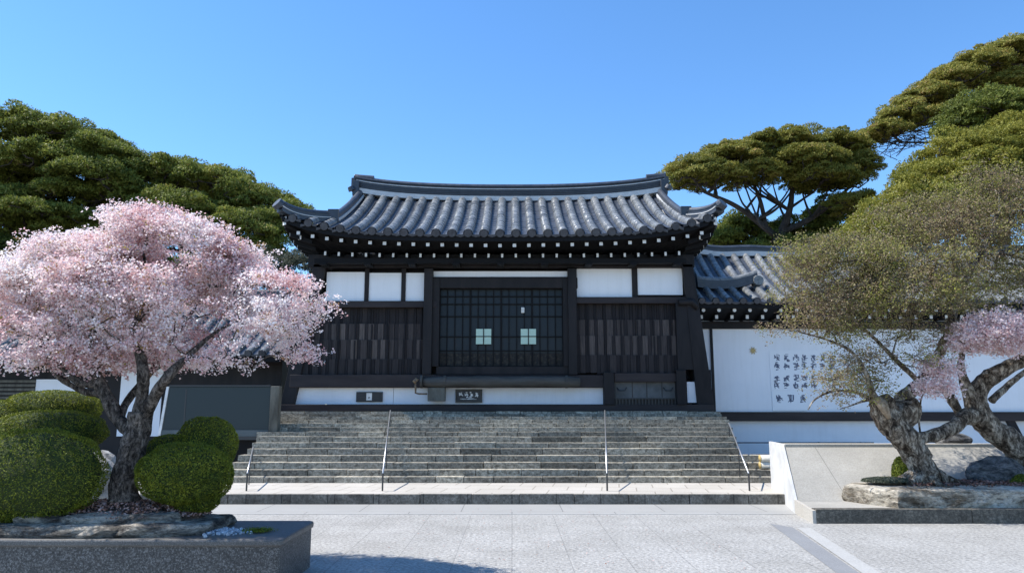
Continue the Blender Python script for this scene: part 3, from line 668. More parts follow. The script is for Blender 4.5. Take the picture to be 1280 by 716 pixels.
# gable triangles
for X in (GL+0.05, GR-0.05):
    mb = MB(); zb_ = rz(X, 1.15)-0.1
    mb.hexa([(X-0.04, YE+1.2, zb_), (X+0.04, YE+1.2, zb_), (X+0.04, YR+DEP-1.2, zb_), (X-0.04, YR+DEP-1.2, zb_)], [(X-0.04, YR-0.1, ZR+0.15), (X+0.04, YR-0.1, ZR+0.15), (X+0.04, YR+0.1, ZR+0.15), (X-0.04, YR+0.1, ZR+0.15)]); mb.build('gable', M['plaster'], roof)
def sweep(mb, pts, sec, mi=0):
    """sec: list of (side offset, up offset) closed polygon"""
    pts = [Vector(p) for p in pts]; rings = []
    for i, p in enumerate(pts):
        t_ = pts[min(i+1, len(pts)-1)]-pts[max(0, i-1)]; t_.normalize(); sd_ = t_.cross(Vector((0, 0, 1))).normalized(); up = sd_.cross(t_).normalized()
        up = Vector((0, 0, 1))
        rings.append([p+sd_*a_+up*h_ for a_, h_ in sec])
    n = len(sec); vs = [v for r_ in rings for v in r_]; fs = []
    for i in range(len(pts)-1):
        for k in range(n): fs.append((i*n+k, i*n+(k+1) % n, (i+1)*n+(k+1) % n, (i+1)*n+k))
    fs += [tuple(range(n))[::-1], tuple(range((len(pts)-1)*n, len(pts)*n))]
    mb.add(vs, fs, mi)
def bx(w_, a_, b_): return [(-w_, a_), (w_, a_), (w_, b_), (-w_, b_)]
def rnd_top(w_, a_, h_): return [(-w_, a_)]+[(-w_*math.cos(math.pi*k/8), a_+h_*math.sin(math.pi*k/8)) for k in range(1, 8)]+[(w_, a_)]
# main ridge
def rpath(x0, x1, n=40, extra=0):
    o = []
    for k in range(n+1):
        X = x0+(x1-x0)*k/n; u_ = (2*k/n-1)
        o.append((X, YR, ZR+0.20*s_(X)**3+0.14*abs(u_)**2.2+0.05*abs(u_)**8))
    return o
rp = rpath(GL-0.02, GR+0.08)
mb = MB(); sweep(mb, rp, bx(0.24, -0.12, 0.03), 1)
for k, (w_, a_, b_) in enumerate(((0.2, 0.03, 0.07), (0.225, 0.07, 0.085), (0.195, 0.085, 0.125), (0.22, 0.125, 0.14), (0.19, 0.14, 0.18), (0.215, 0.18, 0.20), (0.17, 0.20, 0.26), (0.2, 0.26, 0.285), (0.15, 0.285, 0.34), (0.2, 0.34, 0.36))):
    sweep(mb, rp, bx(w_, a_, b_), 0 if k not in (7,) else 1)
sweep(mb, rp, rnd_top(0.12, 0.36, 0.12), 0)
mb.build('main_ridge', [M['tile_dark'], M['tile_pale']], roof)
# ridge end ornaments
for sx, X in ((-1, GL), (1, GR)):
    mb = MB(); zt = rp[0][2] if sx < 0 else rp[-1][2]
    mb.box(X-0.10, X+0.10, YR-0.34, YR+0.34, zt-0.25, zt+0.22)
    mb.box(X-0.06+sx*0.10, X+0.06+sx*0.10, YR-0.25, YR+0.25, zt-0.1, zt+0.33)
    mb.tube([(X-sx*0.5, YR, zt+0.37), (X, YR, zt+0.40), (X+sx*0.12, YR, zt+0.45)], [0.1, 0.11, 0.08], 10)
    for a_ in (-0.3, 0.3): mb.tube([(X+sx*0.1, YR+a_, zt-0.1), (X+sx*0.16, YR+a_*1.1, zt+0.02)], [0.13, 0.1], 10)
    mb.build('ridge_end_tile', M['tile_dark'], roof, bevel=0.01)
# descending ridges and hip ridges (front and back)
for sg, XG, XE in ((-1, GL, XL), (1, GR, XR)):
    for fb_ in (1, -1):
        XD = XG-sg*0.12
        path = []
        for k in range(13):
            d = DEP*(1-k/12)+1.0*(k/12); path.append((XD+sg*0.10*(k/12), YR-fb_*(DEP-d), rz(XD, d)+0.04))
        mb = MB(); sweep(mb, path, bx(0.13, 0, 0.08), 1); sweep(mb, path, bx(0.10, 0.08, 0.16), 0); sweep(mb, path, rnd_top(0.09, 0.16, 0.09), 0)
        q = path[-1]; mb.box(q[0]-0.14, q[0]+0.14, q[1]-fb_*0.06-0.05, q[1]-fb_*0.06+0.05, q[2]-0.05, q[2]+0.32)
        mb.build('descending_ridge', [M['tile_dark'], M['tile_pale']], roof)
        path = []
        for k in range(17):
            f_ = k/16; X = XG+(XE-XG)*f_*1.015; d = 1.15*(1-f_); path.append((X, YR-fb_*(DEP-d), rz(X, d)+0.02+0.10*f_**6))
        mb = MB(); sweep(mb, path, bx(0.15, -0.05, 0.06), 0); sweep(mb, path, bx(0.165, 0.06, 0.08), 1); sweep(mb, path, bx(0.12, 0.08, 0.17), 0); sweep(mb, path, bx(0.14, 0.17, 0.19), 0); sweep(mb, path, rnd_top(0.09, 0.19, 0.10), 0)
        q = Vector(path[-1]); mb.tube([q+Vector((0, 0, 0.1)), q+Vector((sg*0.07, -fb_*0.07, 0.17))], [0.16, 0.15], 12)
        mb.build('hip_ridge', [M['tile_dark'], M['tile_pale']], roof)
# eave board and soffit, four sides
mb = MB(); n = 40
def eavez(X, Y):
    fx = s_(X); fy = abs(Y-YR)/DEP
    return ZE+0.10+0.62*max(min(fx, 1)**7 if fy > 0.98 else 0, min(fy, 1)**7 if fx > 0.98 else 0)*1.0 if False else None
loop = []
for k in range(n): X = XL+(XR-XL)*k/n; loop.append((X, YE, ZE+lift(X)))
for k in range(n): Y = YE+2*DEP*k/n; f_ = abs(Y-YR)/DEP; loop.append((XR, Y, ZE+0.10+0.62*f_**7))
for k in range(n): X = XR+(XL-XR)*k/n; loop.append((X, YE+2*DEP, ZE+lift(X)))
for k in range(n): Y = YE+2*DEP*(1-k/n); f_ = abs(Y-YR)/DEP; loop.append((XL, Y, ZE+0.10+0.62*f_**7))
def inset(p, d, dz):
    x, y, z = p; fx = (HW-d)/HW; fy = (DEP-d)/DEP
    return (XC+(x-XC)*fx, YR+(y-YR)*fy, z+dz)
def ringstrip(mb, a_, b_, mi=0):
    m_ = len(a_); vs = a_+b_; mb.add(vs, [(i, (i+1) % m_, m_+(i+1) % m_, m_+i) for i in range(m_)], mi)
A = [inset(p, 0.04, -0.045) for p in loop]; B = [inset(p, 0.04, -0.17) for p in loop]; Cc = [inset(p, 0.14, -0.17) for p in loop]
flat = ZE+0.05
def lvl(p, d, z): x, y, _ = inset(p, d, 0); return (x, y, z)
D = [lvl(p, 1.05, P(640, 318, WY-0.1).z+0.05) for p in loop]
ringstrip(mb, A, B); ringstrip(mb, B, Cc); ringstrip(mb, Cc, D)
mb.build('eave_board', M['rafter'], roof)
mb = MB(); U0 = [inset(p, 0.03, -0.05) for p in loop]
def upt(p, d):
    x, y, z = inset(p, d, 0); dd = min(HW-abs(x-XC), DEP-abs(y-YR)); q_ = max(0, 1-dd/DEP); return (x, y, ZE+prof(dd)-0.07-0.22*min(1, d)+(p[2]-ZE)*q_**1.2*0.9)
U1 = [upt(p, 0.4) for p in loop]; U2 = [upt(p, 0.8) for p in loop]; U3 = [upt(p, 1.25) for p in loop]
ringstrip(mb, U0, U1); ringstrip(mb, U1, U2); ringstrip(mb, U2, U3); mb.build('underlay', M['pan'], roof)
# rafters
def rafter(p0, p1, w_, h_, name='rafter'):
    mb = MB(); p0 = Vector(p0); p1 = Vector(p1); t_ = (p1-p0).normalized(); sd_ = t_.cross(Vector((0, 0, 1))).normalized()*w_/2; up = Vector((0, 0, h_/2))
    q = [p0-sd_-up, p0+sd_-up, p0+sd_+up, p0-sd_+up]; q2 = [v+(p1-p0) for v in q]
    mb.add(q+q2, [(0, 4, 5, 1), (1, 5, 6, 2), (2, 6, 7, 3), (3, 7, 4, 0), (4, 7, 6, 5)], 0)
    s2 = sd_*0.92; u2 = up*0.92; e = -t_*0.012
    w0 = [p0-s2-u2, p0+s2-u2, p0+s2+u2, p0-s2+u2]
    mb.add([v+e for v in w0]+[v-e*0.1 for v in w0], [(0, 1, 2, 3), (0, 4, 5, 1), (1, 5, 6, 2), (2, 6, 7, 3), (3, 7, 4, 0)], 1)
    o = mb.build(name, [M['rafter'], M['white']], hall, origin=p0); return o
zin = P(640, 319.5, YE+0.62).z; zout = P(640, 304.5, YE+0.16).z
proto_o = rafter((0, YE+0.16, zout), (0, YE+1.0, zout+0.12), 0.095, 0.095)
proto_i = rafter((0, YE+0.62, zin), (0, YE+1.3, zin+0.10), 0.06, 0.11)
nO = 29
for k in range(nO):
    X = XL+0.45+(XR-XL-0.9)*k/(nO-1); dz = lift(X)*0.80-0.05*(1-s_(X))
    if k == 0: proto_o.location += Vector((X, 0, dz)); ox = X; oz = dz; continue
    dupchild(proto_o, hall, (X-ox, 0, dz-oz))
nI = 27
for k in range(nI):
    X = XL+1.05+(XR-XL-2.0)*k/(nI-1); dz = lift(X)*0.3
    if k == 0: proto_i.location += Vector((X, 0, dz)); ox = X; oz = dz; continue
    dupchild(proto_i, hall, (X-ox, 0, dz-oz))
for sg, XE in ((1, XL), (-1, XR)):
    first = None
    for k in range(18):
        Y = YE+0.45+k*0.36; f_ = abs(Y-YR)/DEP; dz = 0.08+0.5*f_**7
        if first is None: first = rafter((XE+sg*0.16, Y, zout+dz), (XE+sg*0.75, Y, zout+0.1), 0.095, 0.095); fy, fz = Y, dz
        else: dupchild(first, hall, (0, Y-fy, dz-fz))
    # diagonal corner beams
    c0 = Vector((XE+sg*0.10, YE+0.10, ZE+0.38)); rafter(c0, c0+Vector((sg*1.3, 1.3, -0.45)), 0.17, 0.24, 'corner_beam')
    c0 = Vector((XE+sg*0.42, YE+0.42, ZE+0.06)); rafter(c0, c0+Vector((sg*1.1, 1.1, -0.3)), 0.15, 0.22, 'corner_beam')
# bracket purlins under the eave
mb = MB(); zz = P(640, 329, WY-0.45).z
mb.box(XL+0.75, XR-0.75, YE+0.68, YE+0.84, zz, zin-0.06); mb.build('purlin', M['rafter'], hall)
for k in range(9):
    X = XL+1.0+(XR-XL-2.0)*k/8; mb = MB(); mb.box(X-0.09, X+0.09, YE+0.6, WY-0.101, zz-0.06, zz-0.003); mb.build('bracket', M['rafter'], hall)

# ------------------------------------------------------------------ RIGHT WING
QY = WY+1.0
wing = empty('side_wing', (9, QY, 0), 'long low white plastered wing with grey tiled roof right of the gate hall', 'building')
def wz(py, Y=QY): return P(640, py, Y).z
WX0 = P(866, 460, QY).x; WX1 = 19
mb = MB(); mb.box(WX0, WX1, QY, QY+5, wz(525), wz(400)); mb.build('wall', M['plaster'], wing)
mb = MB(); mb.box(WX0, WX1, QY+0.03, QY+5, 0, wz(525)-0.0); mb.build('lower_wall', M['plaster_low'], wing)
mb = MB(); mb.box(P(893, 520, QY).x, WX1, QY-0.12, QY+0.02, wz(526), wz(514.5)); mb.build('sill_beam', M['beam'], wing, bevel=0.01)
mb = MB(); a = P(889, 412, QY).x; mb.box(a-0.05, a+0.02, QY-0.05, QY+0.02, wz(514), wz(408)); a = P(873, 412, QY).x; mb.box(a-0.1, a, QY-0.06, QY+0.02, wz(514), wz(408)); a0 = P(872, 480, QY).x; mb.box(a0, P(889, 480, QY).x, QY-0.03, QY+0.01, wz(514), wz(462)); mb.build('post', M['wood'], wing)
a = P(1262, 530, QY).x; mb = MB(); mb.hexa([(a+.3, QY-0.1, 0.3), (a+.5, QY-0.1, 0.3), (a+.5, QY+0.02, 0.3), (a+.3, QY+0.02, 0.3)], [(a-.1, QY-0.1, wz(526)), (a+.1, QY-0.1, wz(526)), (a+.1, QY+0.02, wz(526)), (a-.1, QY+0.02, wz(526))]); mb.build('brace', M['wood'], wing)
WE = QY-1.0; WR = QY+2.2; zE = P(640, 377, WE).z; zRg = P(640, 318, WR).z
def wprof(t, L=WR-WE): v = t/L; return (zRg-zE)*(0.7*v+0.3*v*v)
WRX0 = P(868, 375, WE).x; WRX1 = 20
mb = MB(); rows = []; n = int((WRX1-WRX0)/0.37)
for i in range(n):
    X = WRX0+0.2+i*0.37
    rows.append((lambda t, X=X: Vector((X, WE+t, zE+wprof(t))), WR-WE, Vector((1, 0, 0))))
tile_rows(mb, rows, 0.37, 0.1); mb.build('roof', [M['tile'], M['pan'], M['tile_dark']], wing); wroof = wing.children[-1]
mb = MB(); mb.hexa([(WRX0, WR, zRg-0.1), (WRX1, WR, zRg-0.1), (WRX1, WR+3.2, zE-0.05), (WRX0, WR+3.2, zE-0.05)], [(WRX0, WR, zRg), (WRX1, WR, zRg), (WRX1, WR+3.2, zE+0.05), (WRX0, WR+3.2, zE+0.05)]); mb.build('rear_slope', M['pan'], wroof)
mb = MB(); pth = [(WRX0-0.1+(WRX1-WRX0)*k/50, WR, zRg+0.02*math.sin(k*0.9)+0.10*math.exp(-((k-3)/2.0)**2)) for k in range(51)]
sweep(mb, pth, bx(0.2, -0.1, 0.05), 1); sweep(mb, pth, bx(0.16, 0.05, 0.16), 0); sweep(mb, pth, bx(0.19, 0.16, 0.185), 0); sweep(mb, pth, rnd_top(0.11, 0.185, 0.10), 0); mb.build('top_ridge', [M['tile_dark'], M['tile_pale']], wroof)
# short curved ridge low on the slope with its round end tile
mb = MB(); pth = []
for k in range(13):
    f_ = k/12; t_ = 1.05; X = P(870+75*f_, 340, WE+t_).x; pth.append((X, WE+t_, zE+wprof(t_)+0.10+0.22*(abs(f_-0.35)/0.65)**2.2))
sweep(mb, pth, bx(0.16, -0.12, 0.03), 0); sweep(mb, pth, bx(0.12, 0.03, 0.13), 0); sweep(mb, pth, rnd_top(0.12, 0.13, 0.11), 2)
q = Vector(pth[-1]); mb.tube([q+Vector((0, -0.10, -0.10)), q+Vector((0, -0.2, -0.10))], [0.16, 0.14], 14, 2); mb.build('curved_ridge', [M['tile_dark'], M['tile_pale'], M['tile']], wroof)
mb = MB(); mb.box(WRX0+0.05, WRX1, WE+0.05, WE+0.13, zE-0.16, zE-0.03); mb.hexa([(WRX0+.05, WE+0.13, zE-0.16), (WRX1, WE+0.13, zE-0.16), (WRX1, QY+0.1, wz(402)), (WRX0+.05, QY+0.1, wz(402))], [(WRX0+.05, WE+0.13, zE-0.05), (WRX1, WE+0.13, zE-0.05), (WRX1, QY+0.1, zE+0.3), (WRX0+.05, QY+0.1, zE+0.3)]); mb.build('eave_board', M['rafter'], wroof)
mb = MB(); mb.box(WX0, WRX1, QY-0.08, QY+0.1, wz(411), wz(402)); mb.build('wall_plate', M['wood'], wing)
pr = None
za = P(640, 387.5, WE+0.16).z; zb = P(640, 396, WE+0.42).z
for k in range(26):
    X = P(872, 388, WE+0.2).x+0.15+k*0.42
    if pr is None:
        mb = MB(); mb.tube([(X, WE+0.16, za), (X, QY+0.05, za+0.1)], [0.055]*2, 10); mb.add([(X+0.05*math.cos(a_*math.pi/6), WE+0.155, za+0.05*math.sin(a_*math.pi/6)) for a_ in range(12)], [tuple(range(12))], 1); pr = mb.build('rafter', [M['rafter'], M['white']], wing)
        mb = MB(); mb.box(X-0.045, X+0.045, WE+0.42, QY+0.04, zb-0.055, zb+0.055); mb.add([(X-0.04, WE+0.415, zb-0.05), (X+0.04, WE+0.415, zb-0.05), (X+0.04, WE+0.415, zb+0.05), (X-0.04, WE+0.415, zb+0.05)], [(0, 1, 2, 3)], 1); pr2 = mb.build('rafter', [M['rafter'], M['white']], wing); px0 = X
    else: dupchild(pr, wing, (X-px0, 0, 0)); dupchild(pr2, wing, (X-px0, 0, 0))

# wall inscription and paper
ins = empty('wall_inscription', P(1003, 470, QY), 'columns of blue black brush calligraphy on a pale panel on the white wing wall', 'inscription')
a = P(963, 470, QY); b_ = P(1047, 470, QY)
mb = MB(); mb.box(a.x, b_.x, QY-0.012, QY-0.002, wz(487.3), wz(438)); mb.build('panel', M['sheet'], ins)
mb = MB()
for i, px in enumerate((970.5, 982.5, 994.5, 1005, 1016.5, 1027.6, 1039.6)):
    for (ya, yb_) in ((443, 452), (453, 462)): strokes(mb, P(px, ya, QY).x, wz((ya+yb_)/2), 0.17, 0.21, QY-0.0125, 12, 0.026, i*7+int(ya))
    if i < 5:
        for (ya, yb_) in ((468, 476.5), (477, 486)): strokes(mb, P(px, ya, QY).x, wz((ya+yb_)/2), 0.17, 0.2, QY-0.0125, 12, 0.026, i*11+int(ya))
mb.build('lettering', M['ink'], ins)
pp = empty('paper_notice', P(985, 500, QY), 'white paper notice with three brushed characters above the dark sill beam', 'notice')
mb = MB(); mb.box(P(965, 500, QY).x, P(1008, 500, QY).x, QY-0.02, QY-0.002, wz(513), wz(488)); mb.build('paper', M['sheet'], pp)
mb = MB()
for i, px in enumerate((974.5, 988, 1003)): strokes(mb, P(px, 499, QY).x, wz(498.5), 0.19, 0.25, QY-0.021, 11, 0.028, i*5+300)
mb.build('lettering', M['ink'], pp)
em = P(941, 438, QY); mb = MB(); pts = []
for k in range(16):
    r_ = 0.11 if k % 2 else 0.05; an = k*math.pi/8; pts.append((em.x+r_*math.cos(an), em.z+r_*math.sin(an)))
vs = [(x, QY-0.03, z) for x, z in pts]+[(x, QY-0.003, z) for x, z in pts]; mb.add(vs, [tuple(range(16))]+[(i, (i+1) % 16, 16+(i+1) % 16, 16+i) for i in range(16)])
tag(mb.build('wall_emblem', M['ochre']), 'small ochre star shaped emblem on the white wing wall', 'emblem')

# low metal fence before the wing
fn_ = empty('low_fence', P(960, 553, QY-0.9), 'thin grey metal rail with short posts at the foot of the wing wall', 'fence')
FY = QY-0.9; zr_ = P(640, 553, FY).z
mb = MB(); mb.tube([(5.6, FY, zr_), (9.5, FY, zr_)], [0.016]*2, 6); mb.tube([(5.6, FY, 0.4), (9.5, FY, 0.4)], [0.014]*2, 6); mb.build('rail', M['dsteel'], fn_)
for k in range(4):
    mb = MB(); X = P(962, 560, FY).x-0.9+k*1.1; mb.tube([(X, FY, 0), (X, FY, zr_+0.02)], [0.02]*2, 6); mb.build('post', M['dsteel'], fn_)

# stacked pale rolls at the stair end
zs = STEPS[1][1]; RY = STEPS[1][0]+0.22
k = 0
for (px, py, lab) in ((965, 583.5, 'lower left'), (965, 576.5, 'upper')):
    q = P(px, py, RY); ro = empty('rolled_mat', q, 'lower pale cream rolled mat lying on the low steps beside the bank' if py > 580 else 'upper cream rolled mat with ochre end, topmost of the pair by the bank', 'mat', 'rolled mats beside the stairs')
    zc = zs+0.075+(0.135 if py < 580 else 0)
    mb = MB(); mb.tube([(q.x-0.24, RY, zc), (q.x+0.5, RY, zc)], [0.07, 0.07], 18, 0, 0.04, 8); mb.build('roll', M['cream'], ro, True)
    mb = MB(); mb.tube([(q.x-0.252, RY, zc), (q.x-0.236, RY, zc)], [0.072, 0.072], 18); mb.build('end_band', M['ochre'], ro, True)

# ------------------------------------------------------------------ LEFT WING and ANNEX
lw = empty('side_wing', (-12, QY, 0), 'low dark timber and white plaster wing left of the gate hall behind the blossoms', 'building')
lx1 = P(352, 470, QY).x
mb = MB(); mb.box(-22, lx1, QY, QY+5, 0, 3.2); mb.build('wall', M['wood'], lw)
for (x0, y0, x1, y1) in ((150, 455, 202, 545), (44, 474, 108, 520), (-130, 474, -8, 520)):
    a, b_, z0, z1 = rect(x0, y0, x1, y1, QY); mb = MB(); mb.box(a, b_, QY-0.03, QY+0.02, z0, z1); mb.build('plaster_panel', M['plaster'], lw)
a, b_, z0, z1 = rect(-8, 474, 44, 520, QY)
mb = MB()
for k in range(9): mb.box(a, b_, QY-0.05, QY+0.01, z0+(z1-z0)*k/9+0.02, z0+(z1-z0)*(k+1)/9-0.02)
mb.build('slatted_shutter', M['moldboard'], lw)
mb = MB(); rows = []; le = QY-0.9; lr = QY+2.5; zle = P(640, 452, le).z+0.2; zlr = P(640, 372, lr).z
for i in range(int((lx1+0.3+22)/0.37)):
    X = lx1+0.1-i*0.37; rows.append((lambda t, X=X: Vector((X, le+t, zle+(zlr-zle)*(0.75*t/3.4+0.25*(t/3.4)**2))), 3.4, Vector((1, 0, 0))))
tile_rows(mb, rows, 0.37, 0.1, 0.5); lroof = mb.build('roof', [M['tile'], M['pan'], M['tile_dark']], lw)
mb = MB(); mb.hexa([(-22, lr, zlr-0.1), (lx1, lr, zlr-0.1), (lx1, lr+3, zle), (-22, lr+3, zle)], [(-22, lr, zlr), (lx1, lr, zlr), (lx1, lr+3, zle+0.1), (-22, lr+3, zle+0.1)]); mb.build('rear_slope', M['pan'], lroof)
mb = MB(); pth = [(-22+(lx1+22)*k/20, lr, zlr) for k in range(21)]; sweep(mb, pth, bx(0.2, -0.1, 0.15), 0); sweep(mb, pth, rnd_top(0.12, 0.15, 0.12), 0); mb.build('ridge', M['tile_dark'], lroof)
mb = MB(); mb.hexa([(-22, le+0.05, zle-0.2), (lx1+.2, le+0.05, zle-0.2), (lx1+.2, QY, zle-0.1), (-22, QY, zle-0.1)], [(-22, le+0.05, zle-0.03), (lx1+.2, le+0.05, zle-0.03), (lx1+.2, QY, zle+0.2), (-22, QY, zle+0.2)]); mb.build('eave_board', M['rafter'], lroof)

AY = SY+2.3
an = empty('glass_annex', P(272, 545, AY), 'dark blue grey glass walled box left of the stone stairs', 'annex')
a, b_, z0, z1 = rect(203, 483, 337, 545, AY)
aL = P(201, 545, AY).x
mb = MB(); mb.hexa([(aL, AY, z0), (b_, AY, z0), (b_, AY+.5, z0), (aL, AY+.5, z0)], [(a+0.12, AY, z1), (b_, AY, z1), (b_, AY+.5, z1), (a+0.12, AY+.5, z1)]); mb.build('glass_wall', M['aglass'], an, bevel=0.01)
mb = MB(); mb.box(aL+0.02, b_-0.005, AY-0.03, AY-0.002, z0+0.0, z0+0.14); mb.build('lower_band', simple('band_grey', (0.06, 0.08, 0.085), 0.5, (0.09, 0.11, 0.115), 2), an)
mb = MB(); mb.box(a+0.5, a+0.53, AY-0.006, AY-0.001, z0+0.145, z1-0.06); mb.build('glass_joint', M['dsteel'], an)
mb = MB(); mb.box(a+0.13, b_, AY-0.03, AY+0.02, z1+0.001, z1+0.035); mb.build('top_rail', M['dsteel'], an)
mb = MB(); mb.hexa([(aL-0.06, AY-0.02, z0), (aL-0.004, AY-0.02, z0), (aL-0.004, AY+.1, z0), (aL-0.06, AY+.1, z0)], [(a+0.06, AY-0.02, z1), (a+0.116, AY-0.02, z1), (a+0.116, AY+.1, z1), (a+0.06, AY+.1, z1)]); mb.build('white_edge', M['white'], an)
mb = MB(); mb.box(b_+0.003, b_+0.2, AY-0.03, AY+0.2, 0.0, z1+0.01); mb.build('side_post', M['moldboard'], an, bevel=0.01)
mb = MB(); mb.box(aL-0.1, b_+0.0, AY+0.1, AY+.5, 0, z0-0.004); mb.build('base', M['rafter'], an)
mb = MB(); mb.box(aL-0.08, b_+0.002, AY-0.03, AY+.5, z0-0.08, z0-0.004); mb.build('bottom_rail', M['dsteel'], an)

# ------------------------------------------------------------------ LEFT PLANTER
PH = 0.45
pf = G(352, 674, PH); pb = G(391, 650, PH)
PX1 = pf.x; PYF = pf.y; PYB = pb.y
planter = empty('stone_planter', (PX1-2.5, (PYF+PYB)/2, 0), 'dark speckled granite planter under the pink cherry tree', 'planter')
def rr(x0, x1, y0, y1, r_, n=6):
    o = []
    for cx, cy, a0 in ((x1-r_, y0+r_, -90), (x1-r_, y1-r_, 0), (x0+r_, y1-r_, 90), (x0+r_, y0+r_, 180)):
        for k in range(n+1): an_ = R(a0+90*k/n); o.append((cx+r_*math.cos(an_), cy+r_*math.sin(an_)))
    return o
mb = MB(); mb.prism(rr(PX1-6, PX1-0.02, PYF+0.02, PYB-0.02, 0.05), PH-0.065, 0, 0); mb.build('body', M['planter'], planter)
mb = MB(); mb.prism(rr(PX1-6.02, PX1, PYF, PYB, 0.07), PH, 0, PH-0.064); mb.build('coping', M['planter_top'], planter, bevel=0.018)
TY = (PYF+PYB)/2+0.05
# stone ledge
def blobslab(name, poly, z0, z1, m_, parent=None, jit=0.02, rings=4, seed=1, round_=0.04):
    """irregular rock slab from an outline of (x,y)"""
    cx = sum(p_[0] for p_ in poly)/len(poly); cy = sum(p_[1] for p_ in poly)/len(poly); out_ = []
    n = len(poly); pts = []
    for i in range(n):
        a_, c_ = poly[i], poly[(i+1) % n]
        for k in range(8): pts.append((a_[0]+(c_[0]-a_[0])*k/8, a_[1]+(c_[1]-a_[1])*k/8))
    lv = []
    for h_, ins_ in ((0, 0.0), (0.3, -0.01), (0.7, 0.0), (0.92, 0.35*round_), (1.0, round_)):
        ring = []
        for (x, y) in pts:
            d = Vector((x-cx, y-cy, 0)); l_ = d.length; d.normalize(); z = z0+(z1-z0)*h_
            nz = mnoise.noise(Vector((x*4, y*4, z*9+seed)))*jit*1.8+mnoise.noise(Vector((x*13, y*13, z*20+seed)))*jit
            ring.append(Vector((x, y, z))-d*(ins_+nz)+Vector((0, 0, mnoise.noise(Vector((x*5, y*5, seed*3)))*jit*(h_ > 0.8))))
        lv.append(ring)
    for f_ in (0.6, 0.25):
        lv.append([Vector((cx+(p_.x-cx)*f_, cy+(p_.y-cy)*f_, z1+0.02*mnoise.noise(Vector((p_.x*f_*6, p_.y*f_*6, seed)))+0.01)) for p_ in lv[4]])
    m_n = len(pts); vs = [v for r_ in lv for v in r_]; vs.append(Vector((cx, cy, z1+0.01))); fs = []
    for i in range(len(lv)-1):
        for k in range(m_n): fs.append((i*m_n+k, i*m_n+(k+1) % m_n, (i+1)*m_n+(k+1) % m_n, (i+1)*m_n+k))
    L_ = (len(lv)-1)*m_n
    for k in range(m_n): fs.append((L_+k, L_+(k+1) % m_n, len(vs)-1))
    mb = MB(); mb.add(vs, fs); return mb.build(name, m_, parent)
lx0 = P(0, 650, PYF+0.15).x-0.15; lx1_ = P(262, 655, PYF+0.3).x
o = blobslab('ledge_stone', [(lx0, PYF+0.10), (lx0+0.9, PYF+0.07), (lx1_-0.5, PYF+0.10), (lx1_, PYF+0.22), (lx1_+0.02, PYB-0.25), (lx1_-0.9, PYB-0.1), (lx0, PYB-0.1)], PH, PH+0.10, M['ledge'], None, 0.025, seed=3)
tag(o, 'long layered pale ledge stone on the granite planter under the cherry trunk', 'stone')
o = blobslab('ledge_stone', [(lx0+0.25, PYF+0.22), (lx1_-0.75, PYF+0.22), (lx1_-0.3, PYF+0.35), (lx1_-0.35, PYB-0.3), (lx0+0.4, PYB-0.2)], PH+0.09, PH+0.17, M['ledge'], None, 0.03, seed=9)
tag(o, 'smaller upper ledge stone around the foot of the cherry tree', 'stone')
TB = P(157, 612, TY)
# soil mound + petals
mb = MB(); n = 28; rings_ = 8; vs = []; fs = []
for i in range(rings_+1):
    f_ = i/rings_
    for k in range(n):
        an_ = 2*math.pi*k/n; x = TB.x-0.02+math.cos(an_)*0.85*f_; y = TY+math.sin(an_)*0.34*f_
        z = PH+0.13+0.13*math.cos(min(1, f_)*math.pi/2)**1.5+0.03*mnoise.noise(Vector((x*8, y*8, 1)))-(0.05 if i == rings_ else 0); vs.append((x, y, z))
for i in range(rings_):
    for k in range(n): fs.append((i*n+k, i*n+(k+1) % n, (i+1)*n+(k+1) % n, (i+1)*n+k))
mb.add(vs, fs); tag(mb.build('planter_soil', M['soil']), kind='stuff', label='brown soil mound under the cherry tree', cat='soil')
n = 3500; an_ = nrg.uniform(0, 2*math.pi, n); f_ = np.sqrt(nrg.random(n))
pos = np.stack([TB.x-0.02+np.cos(an_)*0.88*f_, TY-0.03+np.sin(an_)*0.36*f_, PH+0.15+0.13*np.cos(f_*math.pi/2)**1.5+nrg.normal(0, .006, n)], 1)
tag(leafmesh('fallen_petals', pos, np.tile([0, 0, 1.0], (n, 1)), 0.03, 0.7, M['mulch'], None, nrg.random(n)**0.7), kind='stuff', label='fallen pink petals and brown leaf litter at the cherry foot', cat='petals')
# pebbles and moss at right end
mb = MB(); gx = P(275, 655, PYF+0.35).x
for k in range(260):
    x = gx+rnd.gauss(0, 0.12); y = PYF+0.38+rnd.gauss(0, 0.09); r_ = rnd.uniform(0.008, 0.018)
    mb.tube([(x, y, PH-0.002), (x+rnd.uniform(-.01, .01), y, PH+r_), (x, y, PH+r_*1.5)], [r_, r_, r_*0.4], 6)
tag(mb.build('pebbles', M['gravel']), kind='stuff', label='blue white pebbles beside the ledge stone on the planter', cat='pebbles')
n = 1500; mx = P(322, 656, PYF+0.4).x; pos = np.stack([mx+nrg.normal(0, .06, n), PYF+0.42+nrg.normal(0, .05, n), PH+0.01+np.abs(nrg.normal(0, .01, n))], 1)
tag(leafmesh('moss', pos, np.tile([0, 0, 1.0], (n, 1)), 0.016, 0.6, M['shrub'], None, nrg.random(n)*0.8), kind='stuff', label='green moss patch near the planter right end', cat='moss')

